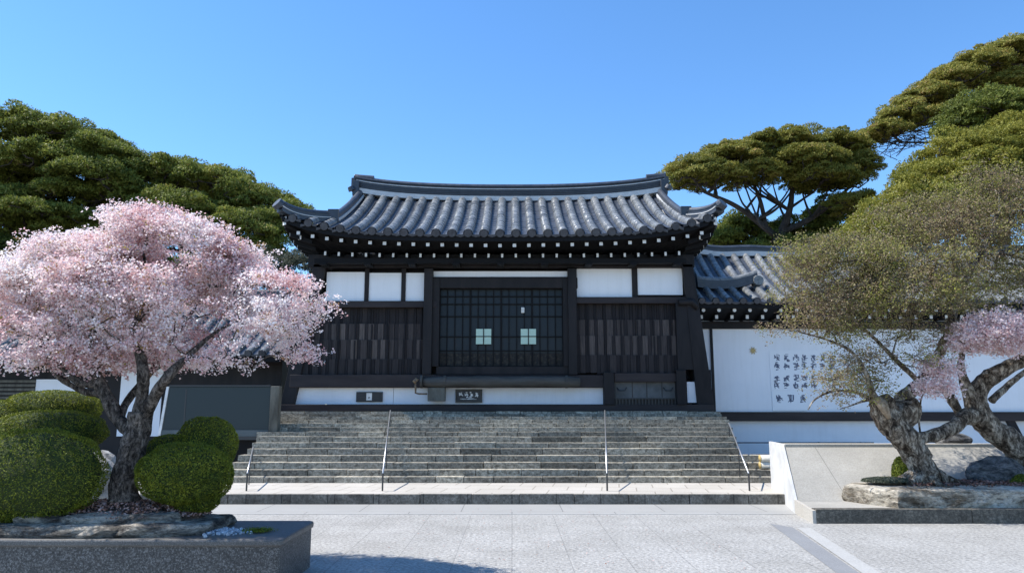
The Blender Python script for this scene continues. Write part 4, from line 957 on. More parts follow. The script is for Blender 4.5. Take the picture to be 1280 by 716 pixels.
# ---- clipped shrubs
def shrub(label, lobes, Ybase, basez, nleaf=26000, leaf=0.02):
    c0 = lobes[0][0]; root = empty('clipped_shrub', (c0.x, c0.y, basez), label, 'shrub', 'clipped dome shrubs on the planter')
    mb = MB(); pos = []; nor = []
    tot = sum(l[1][0]*l[1][2] for l in lobes)
    for c_, r_ in lobes:
        n = int(nleaf*(r_[0]*r_[2])/tot); u_ = unit(n)
        # superellipsoid for a clipped look
        e = 1.0; uu = u_/(np.abs(u_)**2.25).sum(1)[:, None]**(1/2.25)
        bumpn = np.array([mnoise.noise(Vector(tuple(q*2.6+np.array(c_)))) for q in u_]); fine = np.array([mnoise.noise(Vector(tuple(q*8+np.array(c_)))) for q in u_])
        rad = (1+0.07*bumpn+0.025*fine-np.abs(nrg.normal(0, 0.025, n)))[:, None]
        p_ = np.array(c_)+uu*np.array(r_)*rad; pos.append(p_); nor.append(u_/np.array(r_)/np.linalg.norm(u_/np.array(r_), axis=1)[:, None])
        m1, m2 = 18, 12; vs = []; fs = []
        for i in range(m2+1):
            th = math.pi*i/m2
            for k in range(m1):
                ph = 2*math.pi*k/m1; d = np.array([math.sin(th)*math.cos(ph), math.sin(th)*math.sin(ph), math.cos(th)]); q = d/((np.abs(d)**2.25).sum()**(1/2.25)+1e-9)
                vs.append(tuple(np.array(c_)+q*np.array(r_)*0.9*(1+0.07*mnoise.noise(Vector(tuple(d*2.6+np.array(c_)))))))
        for i in range(m2):
            for k in range(m1): fs.append((i*m1+k, (i+1)*m1+k, (i+1)*m1+(k+1) % m1, i*m1+(k+1) % m1))
        mb.add(vs, fs)
    mb2 = MB()
    for k in range(5): mb2.tube([(c0.x+rnd.uniform(-.05, .05), c0.y, basez-0.02), (c0.x+rnd.uniform(-.2, .2)*lobes[0][1][0]*2, c0.y+rnd.uniform(-.05, .05), c0.z)], [0.02, 0.012], 6)
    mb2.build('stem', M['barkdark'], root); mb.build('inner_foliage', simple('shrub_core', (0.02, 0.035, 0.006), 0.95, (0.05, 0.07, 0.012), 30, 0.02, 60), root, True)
    p_ = np.concatenate(pos); n_ = np.concatenate(nor)
    leafmesh('foliage', p_, n_, leaf, 0.4, M['shrub'], root, nrg.normal(0.47, 0.2, len(p_))+0.35*np.array([mnoise.noise(Vector(tuple(q*5))) for q in p_]), spread=0.45, blade=0.65)
    return root
def lobe(px, py, wx, wy, Y, dy): return (P(px, py, Y), (W(wx, Y), dy, W(wy, Y)))
shrub('large clipped shrub at the left edge, front and lowest of the left cluster', [lobe(42, 594, 86, 55, TY-0.2, 0.34), lobe(30, 612, 80, 42, TY-0.15, 0.3)], TY, PH, 42000)
shrub('middle clipped shrub of the left cluster, just behind the large front one', [lobe(62, 539, 70, 26, TY+0.55, 0.30), lobe(10, 548, 60, 26, TY+0.5, 0.3)], TY+0.3, PH, 26000)
shrub('topmost and rearmost clipped shrub of the left cluster, left of the cherry fork', [lobe(66, 511, 58, 23, TY+1.15, 0.34), lobe(10, 522, 50, 22, TY+1.1, 0.3)], TY+0.8, 0.0, 26000)
shrub('front rounded clipped shrub right of the cherry trunk, above the pebbles', [lobe(232, 592, 57, 37, TY-0.05, 0.29), lobe(245, 622, 28, 18, TY-0.02, 0.16)], TY, PH, 34000)
shrub('rear rounded clipped shrub right of the cherry trunk, taller than its neighbour', [lobe(258, 555, 36, 33, TY+0.5, 0.3), lobe(218, 570, 40, 26, TY+0.45, 0.25)], TY+0.4, PH*0, 24000)
o = None
# pale rock behind the trunk
def rock(name, c_, r_, m_, label, seed=0, cat='rock', group=None):
    vs = []; fs = []; m1, m2 = 22, 14
    for i in range(m2+1):
        th = math.pi*i/m2
        for k in range(m1):
            ph = 2*math.pi*k/m1; d = Vector((math.sin(th)*math.cos(ph), math.sin(th)*math.sin(ph), math.cos(th)))
            q = 1+0.28*mnoise.noise(d*1.6+Vector((seed, 0, 0)))+0.12*mnoise.noise(d*4+Vector((seed, 3, 0)))
            q = min(q, 1.06); vs.append((c_[0]+d.x*r_[0]*q, c_[1]+d.y*r_[1]*q, c_[2]+d.z*r_[2]*q))
    for i in range(m2):
        for k in range(m1): fs.append((i*m1+k, (i+1)*m1+k, (i+1)*m1+(k+1) % m1, i*m1+(k+1) % m1))
    mb = MB(); mb.add(vs, fs); o = mb.build(name, m_, None); tag(o, label, cat, group); return o
q = P(128, 560, TY+2.2); rock('boulder', (q.x, q.y, q.z*0.4), (0.34, 0.25, q.z*0.55), M['palerock'], 'pale angular boulder behind the cherry trunk', 4)

# ------------------------------------------------------------------ CHERRY TREE
def cherry():
    root = empty('cherry_tree', (TB.x, TY, PH+0.1), 'wide pink blossoming cherry tree in the granite planter', 'tree')
    Yc = TY
    A_ = [(P(155, 625, Yc), 0.15), (P(157, 600, Yc), 0.125), (P(163, 570, Yc), 0.115), (P(172, 540, Yc), 0.115), (P(176, 515, Yc), 0.11)]
    L1 = [(P(172, 540, Yc), 0.08), (P(150, 525, Yc+.05), 0.075), (P(135, 500, Yc+.05), 0.075), (P(122, 475, Yc+.1), 0.06), (P(112, 440, Yc+.15), 0.045), (P(118, 400, Yc+.1), 0.03), (P(110, 350, Yc), 0.016)]
    L2 = [(P(176, 518, Yc), 0.09), (P(178, 490, Yc-.05), 0.06), (P(178, 455, Yc-.1), 0.05), (P(168, 410, Yc+.05), 0.032), (P(185, 360, Yc+.3), 0.022), (P(178, 310, Yc+.4), 0.012)]
    L3 = [(P(180, 520, Yc), 0.075), (P(195, 492, Yc-.1), 0.055), (P(212, 468, Yc-.2), 0.045), (P(240, 440, Yc-.0), 0.030), (P(270, 415, Yc+.3), 0.018), (P(300, 400, Yc+.5), 0.010)]
    L4 = [(P(125, 480, Yc+.1), 0.045), (P(100, 478, Yc), 0.038), (P(80, 462, Yc+.1), 0.028), (P(55, 430, Yc+.3), 0.02), (P(40, 385, Yc+.4), 0.012)]
    L5 = [(P(130, 490, Yc+.1), 0.04), (P(108, 490, Yc+.2), 0.034), (P(75, 472, Yc+.35), 0.026), (P(50, 445, Yc+.6), 0.018)]
    L6 = [(P(150, 528, Yc), 0.05), (P(160, 500, Yc+.3), 0.04), (P(200, 450, Yc+.6), 0.03), (P(240, 390, Yc+.8), 0.018)]
    ells = [pell(160, 370, 165, 92, Yc, 1.35), pell(175, 315, 110, 55, Yc, 1.0), pell(40, 390, 120, 82, Yc-.1, 1.2), pell(320, 375, 78, 42, Yc-.2, 0.75), pell(295, 425, 70, 34, Yc-.1, 0.9), pell(345, 440, 34, 18, Yc-.1, 0.5), pell(240, 445, 50, 20, Yc-.1, 0.6), pell(35, 450, 70, 24, Yc-.3, 0.5), pell(150, 280, 62, 32, Yc, 0.7), pell(215, 290, 50, 26, Yc, 0.6), pell(-80, 390, 110, 90, Yc, 1.2), pell(270, 318, 45, 26, Yc+.1, .6), pell(60, 320, 70, 34, Yc, .7)]
    pre = None
    ells = [(Vector((c_.x, c_.y+0.36, c_.z)), (r_[0], r_[1]*0.6, r_[2])) for c_, r_ in ells if c_.x > -4.9]
    tg = in_ell(ells, 3100, 0.35, 0.25)
    # keep the underside open around the fork
    lim = P(150, 462, Yc).z
    tg = tg[(tg[:, 2] > lim-0.02*np.abs(nrg.normal(size=len(tg))))]
    d = Vector((0, 0, 0))
    keep = []
    for q in tg:
        v = mnoise.noise(Vector((q[0]*1.5, q[1]*1.5, q[2]*3.4+5)))+0.5*mnoise.noise(Vector((q[0]*4, q[1]*4, q[2]*8)))
        keep.append(v > -0.06)
    tg = tg[np.array(keep)]
    mb, _ = grow([A_, L1, L2, L3, L4, L5, L6], [tuple(q) for q in tg[:900]], tip=0.0038, power=0.40, wob=0.10, step=0.15, lift=-0.1, tn=0.28, tns=5)
    mb.build('trunk', M['bark'], root, True)
    # blossom clusters: flat sprays
    per = 150; n = len(tg)*per; c_ = np.repeat(tg, per, 0)
    sub = np.repeat(tg, 15, 0)+nrg.normal(size=(len(tg)*15, 3))*np.array([0.10, 0.10, 0.038])
    c_ = np.repeat(sub, per//15, 0); pos = c_+nrg.normal(size=(len(c_), 3))*np.array([0.024, 0.024, 0.018])
    nor = np.tile([0, -0.25, 0.8], (len(pos), 1))+0.0
    tb = np.repeat(nrg.normal(0.55, 0.12, len(sub))+0.45*np.array([mnoise.noise(Vector(tuple(q*1.8))) for q in sub]), per//15); tone = np.clip(tb+nrg.normal(0, 0.22, len(pos)), 0, 0.94)
    br = np.repeat(nrg.random(len(sub)) < 0.06, per//15); tone = np.where(br & (nrg.random(len(pos)) < 0.7), 0.96+0.04*nrg.random(len(pos)), tone)
    leafmesh('blossom', pos, nor, 0.024, 0.85, M['blossom'], root, tone, spread=0.9)
cherry()

# ------------------------------------------------------------------ RIGHT BANK
kf = G(1021, 654, 0.0); KX = kf.x; KYr = kf.y; KH = P(1021, 636, KYr).z
bank = empty('stone_bank', (KX+3, KYr+0.5, 0), 'sloping pale stone planting bank with dark front kerb right of the stairs', 'planter')
mb = MB(); x = KX
while x < 12:
    x1 = x+2.2; mb.box(x+.003, x1-.003, KYr, KYr+0.16, 0, KH); x = x1
mb.build('front_kerb', M['kerbdark'], bank, bevel=0.008)
e1 = G(997, 626, KH-0.01); topY = e1.y+1.2; tq = P(980, 556.5, topY); tZ = tq.z
bk_x = tq.x; e0x = e1.x; bg_ = G(978, 634, 0)
mb = MB(); mb.hexa([(KX, KYr+0.161, 0), (12, KYr+0.161, 0), (12, e1.y, 0), (e0x, e1.y, 0)], [(KX, KYr+0.161, KH-0.008), (12, KYr+0.161, KH-0.008), (12, e1.y, KH-0.008), (e0x, e1.y, KH-0.008)]); mb.build('lower_bed', M['bank'], bank)
mb = MB(); mb.hexa([(e0x, e1.y+.001, 0), (12, e1.y+.001, 0), (12, topY, 0), (bk_x, topY, 0)], [(e0x, e1.y+.001, KH-0.006), (12, e1.y+.001, KH-0.006), (12, topY, tZ), (bk_x, topY, tZ)]); mb.build('sloping_slab', M['bank'], bank)
mb = MB(); mb.hexa([(bk_x, topY+.001, 0), (12, topY+.001, 0), (12, topY+0.9, 0), (bk_x+.1, topY+0.9, 0)], [(bk_x, topY+.001, tZ-.003), (12, topY+.001, tZ-.003), (12, topY+0.9, tZ-.003), (bk_x+.1, topY+0.9, tZ-.003)]); mb.build('top_slab', M['bank'], bank)
tk = 0.05                                              # pale cheek along the left edge
mb = MB(); mb.hexa([(KX-tk, KYr, 0), (KX-.002, KYr, 0), (e0x-.002, e1.y, 0), (e0x-tk, e1.y, 0)], [(KX-tk, KYr, KH-.02), (KX-.002, KYr, KH-.02), (e0x-.002, e1.y, KH+.01), (e0x-tk, e1.y, KH+.01)])
mb.build('side_cheek', M['bankside'], bank); mb = MB()
mb.hexa([(e0x-tk, e1.y+.001, 0), (e0x-.002, e1.y+.001, 0), (bk_x-.002, topY, 0), (bk_x-tk, topY, 0)], [(e0x-tk, e1.y+.001, KH+.01), (e0x-.002, e1.y+.001, KH+.01), (bk_x-.002, topY, tZ+.03), (bk_x-tk, topY, tZ+.03)])
mb.hexa([(bk_x-tk, topY+.001, 0), (bk_x-.002, topY+.001, 0), (bk_x+.1-.002, topY+.9, 0), (bk_x+.1-tk, topY+.9, 0)], [(bk_x-tk, topY+.001, tZ+.03), (bk_x-.002, topY+.001, tZ+.03), (bk_x+.098, topY+.9, tZ+.03), (bk_x+.1-tk, topY+.9, tZ+.03)])
mb.build('side_cheek', simple('white_stone', (0.46, 0.455, 0.44), 0.8, (0.6, 0.59, 0.57), 3, 0.004, 40), bank)
mb = MB(); mb.hexa([(bk_x, topY-.04, tZ-0.1), (12, topY-.04, tZ-0.1), (12, topY+.10, tZ-0.1), (bk_x, topY+.10, tZ-0.1)], [(bk_x, topY-.04, tZ+.03), (12, topY-.04, tZ+.03), (12, topY+.10, tZ+.03), (bk_x, topY+.10, tZ+.03)]); mb.build('top_coping', M['bankside'], bank, bevel=0.01)
# stone slab bed
SZ = KH+0.24
def gs(px, py, z): q = G(px, py, z); return (q.x, q.y)
poly = [gs(1122, 613, SZ), gs(1168, 613, SZ), gs(1290, 612, SZ), gs(1400, 612, SZ), gs(1400, 600, SZ), gs(1160, 598, SZ), gs(1075, 600, SZ), gs(1053, 605, SZ)]
o = blobslab('stone_slab', poly, KH-0.01, SZ, M['slab'], None, 0.02, seed=21); tag(o, 'low pale flat stone slab under the gnarled tree on the bank', 'stone')
BX = P(1158, 600, KYr+1.0); BYr = KYr+1.0
n = 5000
xs_ = nrg.uniform(BX.x-0.4, 9.5, n); ys_ = BYr+0.05+nrg.normal(0, 0.22, n)
pos = np.stack([xs_, ys_, SZ+0.015+np.abs(nrg.normal(0, 0.02, n))], 1)
tag(leafmesh('leaf_litter', pos, np.tile([0, 0, 1.0], (n, 1)), 0.05, 0.6, M['mulch'], None, nrg.random(n)*0.7), kind='stuff', label='reddish brown leaf litter on the slab under the trees', cat='leaf litter')
def mound(name, px, py, Y, wx, hz, label, m_=None, n=7000):
    q = P(px, py, Y); u_ = unit(n); u_[:, 2] = np.abs(u_[:, 2]); pos = np.array([q.x, Y, q.z])+u_*np.array([wx, 0.25, hz])*(1-np.abs(nrg.normal(0, .08, n)))[:, None]
    o = leafmesh(name, pos, u_, 0.035, 0.5, m_ or M['shrub'], None, nrg.normal(0.35, 0.25, n), spread=0.8); tag(o, label, 'ground plant'); return o
mound('low_shrub', 1108, 601, BYr-0.05, 0.38, 0.06, 'low dark green creeping plant left of the gnarled trunk foot', M['greyleaf'])
mound('low_shrub', 1128, 598, BYr+0.3, 0.12, 0.35, 'small mossy green bush tucked behind the gnarled trunk', n=4000)
mound('low_shrub', 1276, 610, BYr+0.05, 0.22, 0.22, 'yellow green tuft beside the grey rock at the right edge', n=4000)
q = P(1243, 590, BYr+0.3); rock('boulder', (q.x+0.05, BYr+0.35, SZ+0.10), (0.48, 0.32, 0.3), M['rock'], 'dark blue grey boulder at the foot of the right trees', 11)
q = P(1200, 556, BYr+1.3); rock('boulder', (q.x, BYr+1.5, tZ+0.08), (0.3, 0.25, 0.14), M['rock'], 'small grey rock on the top of the stone bank', 15)

# ------------------------------------------------------------------ GNARLED TREE (right)
def gnarled():
    Y = BYr
    root = empty('gnarled_tree', (BX.x, Y, SZ), 'old gnarled leaning tree with brown olive leaves on the stone bank', 'tree')
    T = [(P(1158, 612, Y), 0.27), (P(1157, 598, Y), 0.21), (P(1153, 583, Y), 0.195), (P(1142, 562, Y), 0.20), (P(1124, 540, Y), 0.215), (P(1112, 524, Y), 0.22), (P(1103, 508, Y), 0.19), (P(1097, 499, Y), 0.15)]
    B1 = [(P(1112, 528, Y), 0.22), (P(1135, 512, Y+.25), 0.21), (P(1128, 500, Y+.3), 0.13), (P(1150, 478, Y+.4), 0.09), (P(1175, 440, Y+.4), 0.075), (P(1190, 400, Y+.3), 0.065), (P(1195, 350, Y+.2), 0.05), (P(1190, 290, Y+.1), 0.03)]
    B2 = [(P(1104, 512, Y), 0.10), (P(1090, 490, Y-.1), 0.05), (P(1082, 465, Y-.2), 0.035), (P(1065, 440, Y-.2), 0.025), (P(1035, 425, Y-.3), 0.016), (P(1000, 415, Y-.3), 0.01)]
    B3 = [(P(1096, 505, Y), 0.05), (P(1075, 492, Y-.1), 0.022), (P(1045, 488, Y-.3), 0.018), (P(1020, 498, Y-.4), 0.014), (P(1010, 512, Y-.4), 0.007)]
    B4 = [(P(1192, 380, Y+.3), 0.055), (P(1165, 345, Y+.1), 0.04), (P(1120, 330, Y-.1), 0.03), (P(1070, 325, Y-.2), 0.02), (P(1010, 335, Y-.2), 0.01)]
    B5 = [(P(1194, 370, Y+.3), 0.05), (P(1225, 320, Y+.2), 0.04), (P(1250, 260, Y+.1), 0.025)]
    B6 = [(P(1150, 478, Y+.4), 0.05), (P(1120, 450, Y+.2), 0.035), (P(1090, 420, Y), 0.025), (P(1060, 395, Y-.1), 0.014)]
    B7 = [(P(1098, 505, Y), 0.03), (P(1085, 500, Y-.1), 0.018), (P(1060, 508, Y-.25), 0.01), (P(1050, 511, Y-.3), 0.006)]
    ells = [pell(1180, 330, 140, 60, Y+.4, 1.0), pell(1235, 260, 70, 55, Y+.6, 0.8), pell(1150, 275, 60, 35, Y+.3, 0.8), pell(1045, 345, 82, 36, Y-.2, 0.9), pell(1060, 325, 80, 28, Y+.2, 0.7), pell(1130, 345, 90, 40, Y, 0.9), pell(1040, 375, 62, 24, Y-.1, .6), pell(1100, 385, 100, 42, Y, 1.1), pell(1020, 405, 52, 20, Y-.3, 0.5), pell(1085, 455, 75, 28, Y-.1, 0.7), pell(1060, 480, 52, 16, Y-.3, 0.4), pell(1160, 420, 50, 16, Y+.3, 0.6), pell(1290, 310, 70, 75, Y+.5, 1.2), pell(1020, 320, 55, 20, Y-.1, 0.6)]
    tg = in_ell(ells, 1950, 0.25, 0.2)
    keep = [mnoise.noise(Vector((q[0]*1.5, q[1]*1.5, q[2]*3.0))) > -0.05 for q in tg]; tg = tg[np.array(keep)]
    mb, _ = grow([T, B1, B2, B3, B4, B5, B6, B7], [tuple(q) for q in tg[:850]], tip=0.005, power=0.38, wob=0.12, step=0.2, lift=-0.15, tn=0.24, tns=5.5, tsides=28)
    mb.build('trunk', M['barkpale'], root, True)
    # root flare
    mb = MB()
    for k in range(7):
        an_ = k*0.9+0.3; b0 = P(1157, 600, Y); mb.tube([b0+Vector((0, 0, 0.18)), b0+Vector((0.3*math.cos(an_), 0.2*math.sin(an_), 0.02)), b0+Vector((0.6*math.cos(an_), 0.35*math.sin(an_), -0.06))], [0.13, 0.08, 0.03], 10, 0, 0.3, 6)
    mb.build('root', M['barkpale'], root, True)
    # cut wound
    cw = P(1099, 503, Y-0.2); mb = MB(); mb.tube([cw+Vector((-.02, 0.02, 0.08)), cw+Vector((0.05, -0.03, -0.06)), cw+Vector((0.12, -0.03, -0.24))], [0.06, 0.085, 0.035], 12, 0, 0.45, 9); mb.build('cut_wood', M['cutwood'], root, True)
    # twigs
    mb = MB()
    for q in tg:
        for k in range(3):
            d = Vector(nrg.normal(size=3)); d.z = d.z*0.4+0.1; d.normalize(); L = 0.28*rnd.uniform(0.5, 1.2); a_ = Vector(q)
            mb.tube([a_, a_+d*L*0.5+Vector((0, 0, 0.02)), a_+d*L], [0.0045, 0.0035, 0.002], 3, 0, cap=False)
    mb.build('twigs', M['bark'], root)
    ns = 10; per = 12
    sub = np.repeat(tg, ns, 0)+nrg.normal(size=(len(tg)*ns, 3))*np.array([0.19, 0.19, 0.085]); c_ = np.repeat(sub, per, 0)
    pos = c_+nrg.normal(size=(len(c_), 3))*np.array([0.05, 0.05, 0.03])
    base = np.array([0.5+0.45*mnoise.noise(Vector((q[0]*1.3+9, q[1]*1.3, q[2]*1.6))) for q in tg]); tone = np.repeat(base, ns*per)+nrg.normal(0, 0.2, len(pos))-0.05
    leafmesh('foliage', pos, np.tile([0, -.2, .8], (len(pos), 1)), 0.034, 0.55, M['olive'], root, tone, spread=0.8)
gnarled()
def pinkright():
    Y = BYr+0.55
    root = empty('cherry_tree', P(1275, 580, Y), 'pale twisted trunk with small pink blossom clusters at the right edge', 'tree')
    z_ = P(1290, 580, Y); z_.z = SZ-0.1
    T = [(Vector((z_.x+0.25, Y, SZ-0.15)), 0.36), (P(1272, 560, Y), 0.22), (P(1240, 537, Y), 0.19), (P(1222, 512, Y), 0.165), (P(1220, 495, Y), 0.15), (P(1234, 474, Y), 0.14), (P(1257, 460, Y-.05), 0.12), (P(1290, 442, Y-.1), 0.10), (P(1330, 400, Y-.1), 0.07)]
    B1 = [(P(1224, 518, Y), 0.17), (P(1205, 522, Y-.15), 0.12), (P(1190, 534, Y-.3), 0.11), (P(1165, 544, Y-.4), 0.10), (P(1140, 548, Y-.5), 0.095)]
    B2 = [(P(1215, 498, Y), 0.12), (P(1206, 478, Y-.05), 0.075), (P(1201, 455, Y), 0.055), (P(1206, 425, Y), 0.04), (P(1215, 395, Y), 0.02)]
    B3 = [(P(1240, 500, Y), 0.06), (P(1262, 480, Y+.2), 0.05), (P(1285, 462, Y+.3), 0.04), (P(1310, 450, Y+.3), 0.03)]
    B4 = [(P(1205, 525, Y+.2), 0.06), (P(1190, 500, Y+.2), 0.08), (P(1178, 480, Y+.2), 0.06), (P(1165, 465, Y+.1), 0.03)]
    B5 = [(P(1250, 545, Y), 0.16), (P(1275, 565, Y-.1), 0.13), (P(1310, 580, Y-.15), 0.1)]
    ells = [pell(1245, 412, 44, 22, Y-.9, 0.4), pell(1262, 424, 34, 16, Y-.8, 0.4), pell(1178, 458, 22, 11, Y-.9, 0.25), pell(1168, 484, 24, 8, Y-.9, 0.2), pell(1215, 428, 26, 12, Y-.9, 0.3), pell(1312, 400, 46, 26, Y-.6, .5)]
    tg = in_ell(ells, 420, 0.2)
    mb, _ = grow([T, B1, B2, B3, B4, B5], [tuple(q) for q in tg[:200]], tip=0.004, power=0.4, wob=0.1, step=0.2, lift=-0.1, tn=0.22, tns=5, tsides=28)
    mb.build('trunk', M['barkpale'], root, True)
    sub = np.repeat(tg, 12, 0)+nrg.normal(size=(len(tg)*12, 3))*np.array([0.09, 0.09, 0.05]); pos = np.repeat(sub, 9, 0); pos = pos+nrg.normal(size=pos.shape)*0.024
    leafmesh('blossom', pos, np.tile([0, -.25, .8], (len(pos), 1)), 0.032, 0.85, M['blossom'], root, np.clip(nrg.normal(0.5, 0.2, len(pos)), 0, 0.94), spread=0.9)
pinkright()

# ------------------------------------------------------------------ PINES AND BACKGROUND TREES
def padtree(name, label, cat, trunks, pads, m_, clump=0.45, nper=230, leaf=0.13, asp=0.35, dens=1.0, bark='barkdark', group=None, keepfn=None, tip=0.02, flat=0.75, tonebase=0.42, filler=0.0):
    base = trunks[0][0][0]; root = empty(name, (base[0], base[1], 0), label, cat, group)
    cl = []
    for c_, r_ in pads:
        area = 4*(r_[0]*r_[1]+0.6*r_[2]*(r_[0]+r_[1])); n = int(area/(clump*clump)*0.9*dens)+3
        u_ = unit(n); u_[:, 2] = np.where(u_[:, 2] < -0.15, -u_[:, 2], u_[:, 2]); rr_ = 1-0.35*nrg.random(n)**2
        cl.append(np.array(c_)+u_*np.array(r_)*rr_[:, None])
    tg = np.concatenate(cl); tg = tg+nrg.normal(size=tg.shape)*np.array([0.35, 0.35, 0.30])*clump-np.array([0, 0, 0.95])*clump
    mb, _ = grow(trunks, [tuple(q-np.array([0, 0, clump*0.25])) for q in tg[::2]], tip=tip, power=0.42, wob=0.08, step=0.8, lift=0.1, tn=0.15, tns=1.5, tsides=10)
    mb.build('trunk', M[bark], root, True)
    sc = nrg.uniform(0.5, 1.4, len(tg)); u_ = unit(len(tg)*nper); u_[:, 2] = np.where(u_[:, 2] < -0.1, -u_[:, 2], u_[:, 2])
    rr_ = 1-0.3*nrg.random(len(u_))**2+0.25*(nrg.random(len(u_)) < 0.15)*nrg.random(len(u_))
    pos = np.repeat(tg, nper, 0)+u_*np.array([1, 1, flat])*clump*(np.repeat(sc, nper)*rr_)[:, None]
    tone = np.repeat(nrg.normal(tonebase, 0.10, len(tg)), nper)+nrg.normal(0, 0.16, len(pos))
    leafmesh('crown', pos, u_, leaf, asp, M[m_], root, tone, spread=0.5, blade=0.5)
    return root
def tr(pts, Y, r0, r1, base=True):
    n = len(pts); o = []
    for i, p_ in enumerate(pts):
        dy = p_[2] if len(p_) > 2 else 0; o.append((P(p_[0], p_[1], Y+dy), r0+(r1-r0)*i/(n-1)))
    if base: o[0] = (Vector((o[0][0].x, o[0][0].y, -0.2)), o[0][1])
    return o
# centre right umbrella pine
Y = 33
limbs = [tr([(990, 520), (985, 330), (970, 295)], Y, 0.42, 0.32), tr([(970, 297), (945, 275), (915, 255, -.5), (880, 240, -.8)], Y, 0.18, 0.06, False), tr([(972, 297), (985, 270), (990, 235), (985, 200)], Y, 0.2, 0.05, False), tr([(972, 292), (1010, 275), (1045, 250), (1070, 225)], Y, 0.17, 0.05, False), tr([(958, 287), (950, 250), (935, 215)], Y, 0.12, 0.05, False)]
for k in range(16):
    a_ = rnd.choice([(968, 296), (945, 276), (930, 265), (990, 283), (1015, 272), (985, 262)]); ex = a_[0]+rnd.uniform(-75, 75); ey = rnd.uniform(212, 235)
    limbs.append(tr([(a_[0], a_[1]), ((a_[0]*0.6+ex*0.4), a_[1]-14, rnd.uniform(-.8, .8)), ((a_[0]*0.3+ex*0.7), (a_[1]*0.45+ey*0.55), rnd.uniform(-1, 1)), (ex, ey, rnd.uniform(-1.2, 1.2))], Y, 0.07, 0.025, False))
padtree('umbrella_pine', 'flat topped umbrella pine just right of the main roof with forked dark limbs', 'tree', limbs,
        [pell(868, 216, 36, 20, Y-.5, 1.6), pell(915, 198, 50, 18, Y-.3, 2.0), pell(968, 187, 60, 17, Y, 2.4), pell(1030, 188, 54, 19, Y+.3, 2.2), pell(1066, 212, 22, 20, Y, 1.6), pell(1025, 220, 44, 12, Y-1.0, 1.6), pell(950, 211, 34, 9, Y-1.2, 1.2), pell(1058, 248, 26, 9, Y-1.0, 1.1), pell(1005, 200, 50, 16, Y-1.2, 1.6), pell(900, 214, 36, 9, Y-1.3, 1.0)],
        'pine_brown', clump=0.36, nper=240, leaf=0.12, dens=1.5, tip=0.02, flat=0.6)
Y = 36
padtree('low_pine', 'low dark pine showing between the hall roof and the umbrella pine', 'tree', [tr([(925, 520), (930, 330), (935, 300)], Y, 0.3, 0.2)],
        [pell(925, 290, 34, 20, Y, 2), pell(900, 300, 24, 16, Y-1, 1.4), pell(1000, 285, 40, 14, Y-1, 1.5), pell(1040, 262, 32, 14, Y-1, 1.5), pell(985, 305, 60, 14, Y-2, 1.5)], 'pine', clump=0.5, nper=330, leaf=0.16)
# upper right tall pine
Y = 33
padtree('umbrella_pine', 'tallest umbrella pine at the upper right corner with bare twigs below its crown', 'tree',
        [tr([(1330, 520), (1320, 300), (1300, 210), (1260, 160)], Y, 0.5, 0.2), tr([(1300, 210), (1250, 190), (1200, 180), (1130, 178)], Y, 0.12, 0.04, False), tr([(1275, 175), (1220, 150), (1160, 150), (1110, 160)], Y, 0.12, 0.04, False), tr([(1290, 190), (1240, 120), (1200, 105)], Y, 0.14, 0.05, False), tr([(1260, 160), (1270, 110), (1290, 80)], Y, 0.14, 0.05, False)],
        [pell(1104, 161, 20, 13, Y-.4, 1.2), pell(1128, 144, 28, 17, Y-.4, 1.4), pell(1158, 123, 32, 19, Y-.3, 1.6), pell(1186, 105, 34, 20, Y, 1.8), pell(1216, 89, 36, 20, Y, 1.9), pell(1250, 74, 40, 20, Y, 2.0), pell(1285, 66, 44, 22, Y, 2.2), pell(1335, 66, 60, 26, Y, 2.4), pell(1170, 140, 24, 8, Y-1, 1.0), pell(1262, 100, 34, 8, Y-.8, 1.0)],
        'pine_brown', clump=0.35, nper=240, leaf=0.115, dens=1.4, flat=0.6, tonebase=0.52)
mb = MB()
# bare twigs under that crown
rt = bpy.data.objects['umbrella_pine.001']
for k in range(260):
    f_ = rnd.random(); x = 1105+150*f_; yy = 165-45*f_+rnd.uniform(0, 30); a_ = P(x, yy, Y+rnd.uniform(-1.2, 1.2)); d = Vector((rnd.uniform(-1, .3), rnd.uniform(-.5, .5), rnd.uniform(-.5, .25))); d.normalize(); L = rnd.uniform(0.5, 1.3)
    mb.tube([a_-d*L*0.5, a_+Vector((0, 0, -.04)), a_+d*L*0.5], [0.018, 0.013, 0.007], 4, 0, cap=False)
mb.build('bare_twigs', M['barkdark'], rt)
# green mounded tree behind gnarled
Y = 27
padtree('mounded_tree', 'big yellow green domed tree rising behind the wing roof at the right', 'tree', [tr([(1230, 520), (1225, 400), (1220, 330), (1215, 280)], Y, 0.4, 0.2)],
        [pell(1225, 225, 95, 72, Y, 2.2), pell(1290, 215, 90, 85, Y, 2.2), pell(1150, 275, 75, 52, Y-.6, 1.8), pell(1100, 300, 55, 34, Y-.8, 1.4), pell(1190, 250, 80, 60, Y-1, 1.6), pell(1060, 318, 40, 18, Y-.8, 1.0)],
        'hillgreen', clump=0.44, nper=260, leaf=0.105, asp=0.4, dens=1.2, flat=0.7, tonebase=0.5)
Y = 29.5
padtree('dark_pine', 'dark green rounded pine crown between the domed tree and the tall pine', 'tree', [tr([(1260, 520), (1255, 300), (1250, 220)], Y, 0.35, 0.15)],
        [pell(1240, 145, 62, 32, Y, 1.8), pell(1295, 140, 60, 34, Y, 2), pell(1205, 155, 28, 18, Y, 1.0)], 'pine', clump=0.38, nper=240, leaf=0.12, dens=1.4, tonebase=0.4)
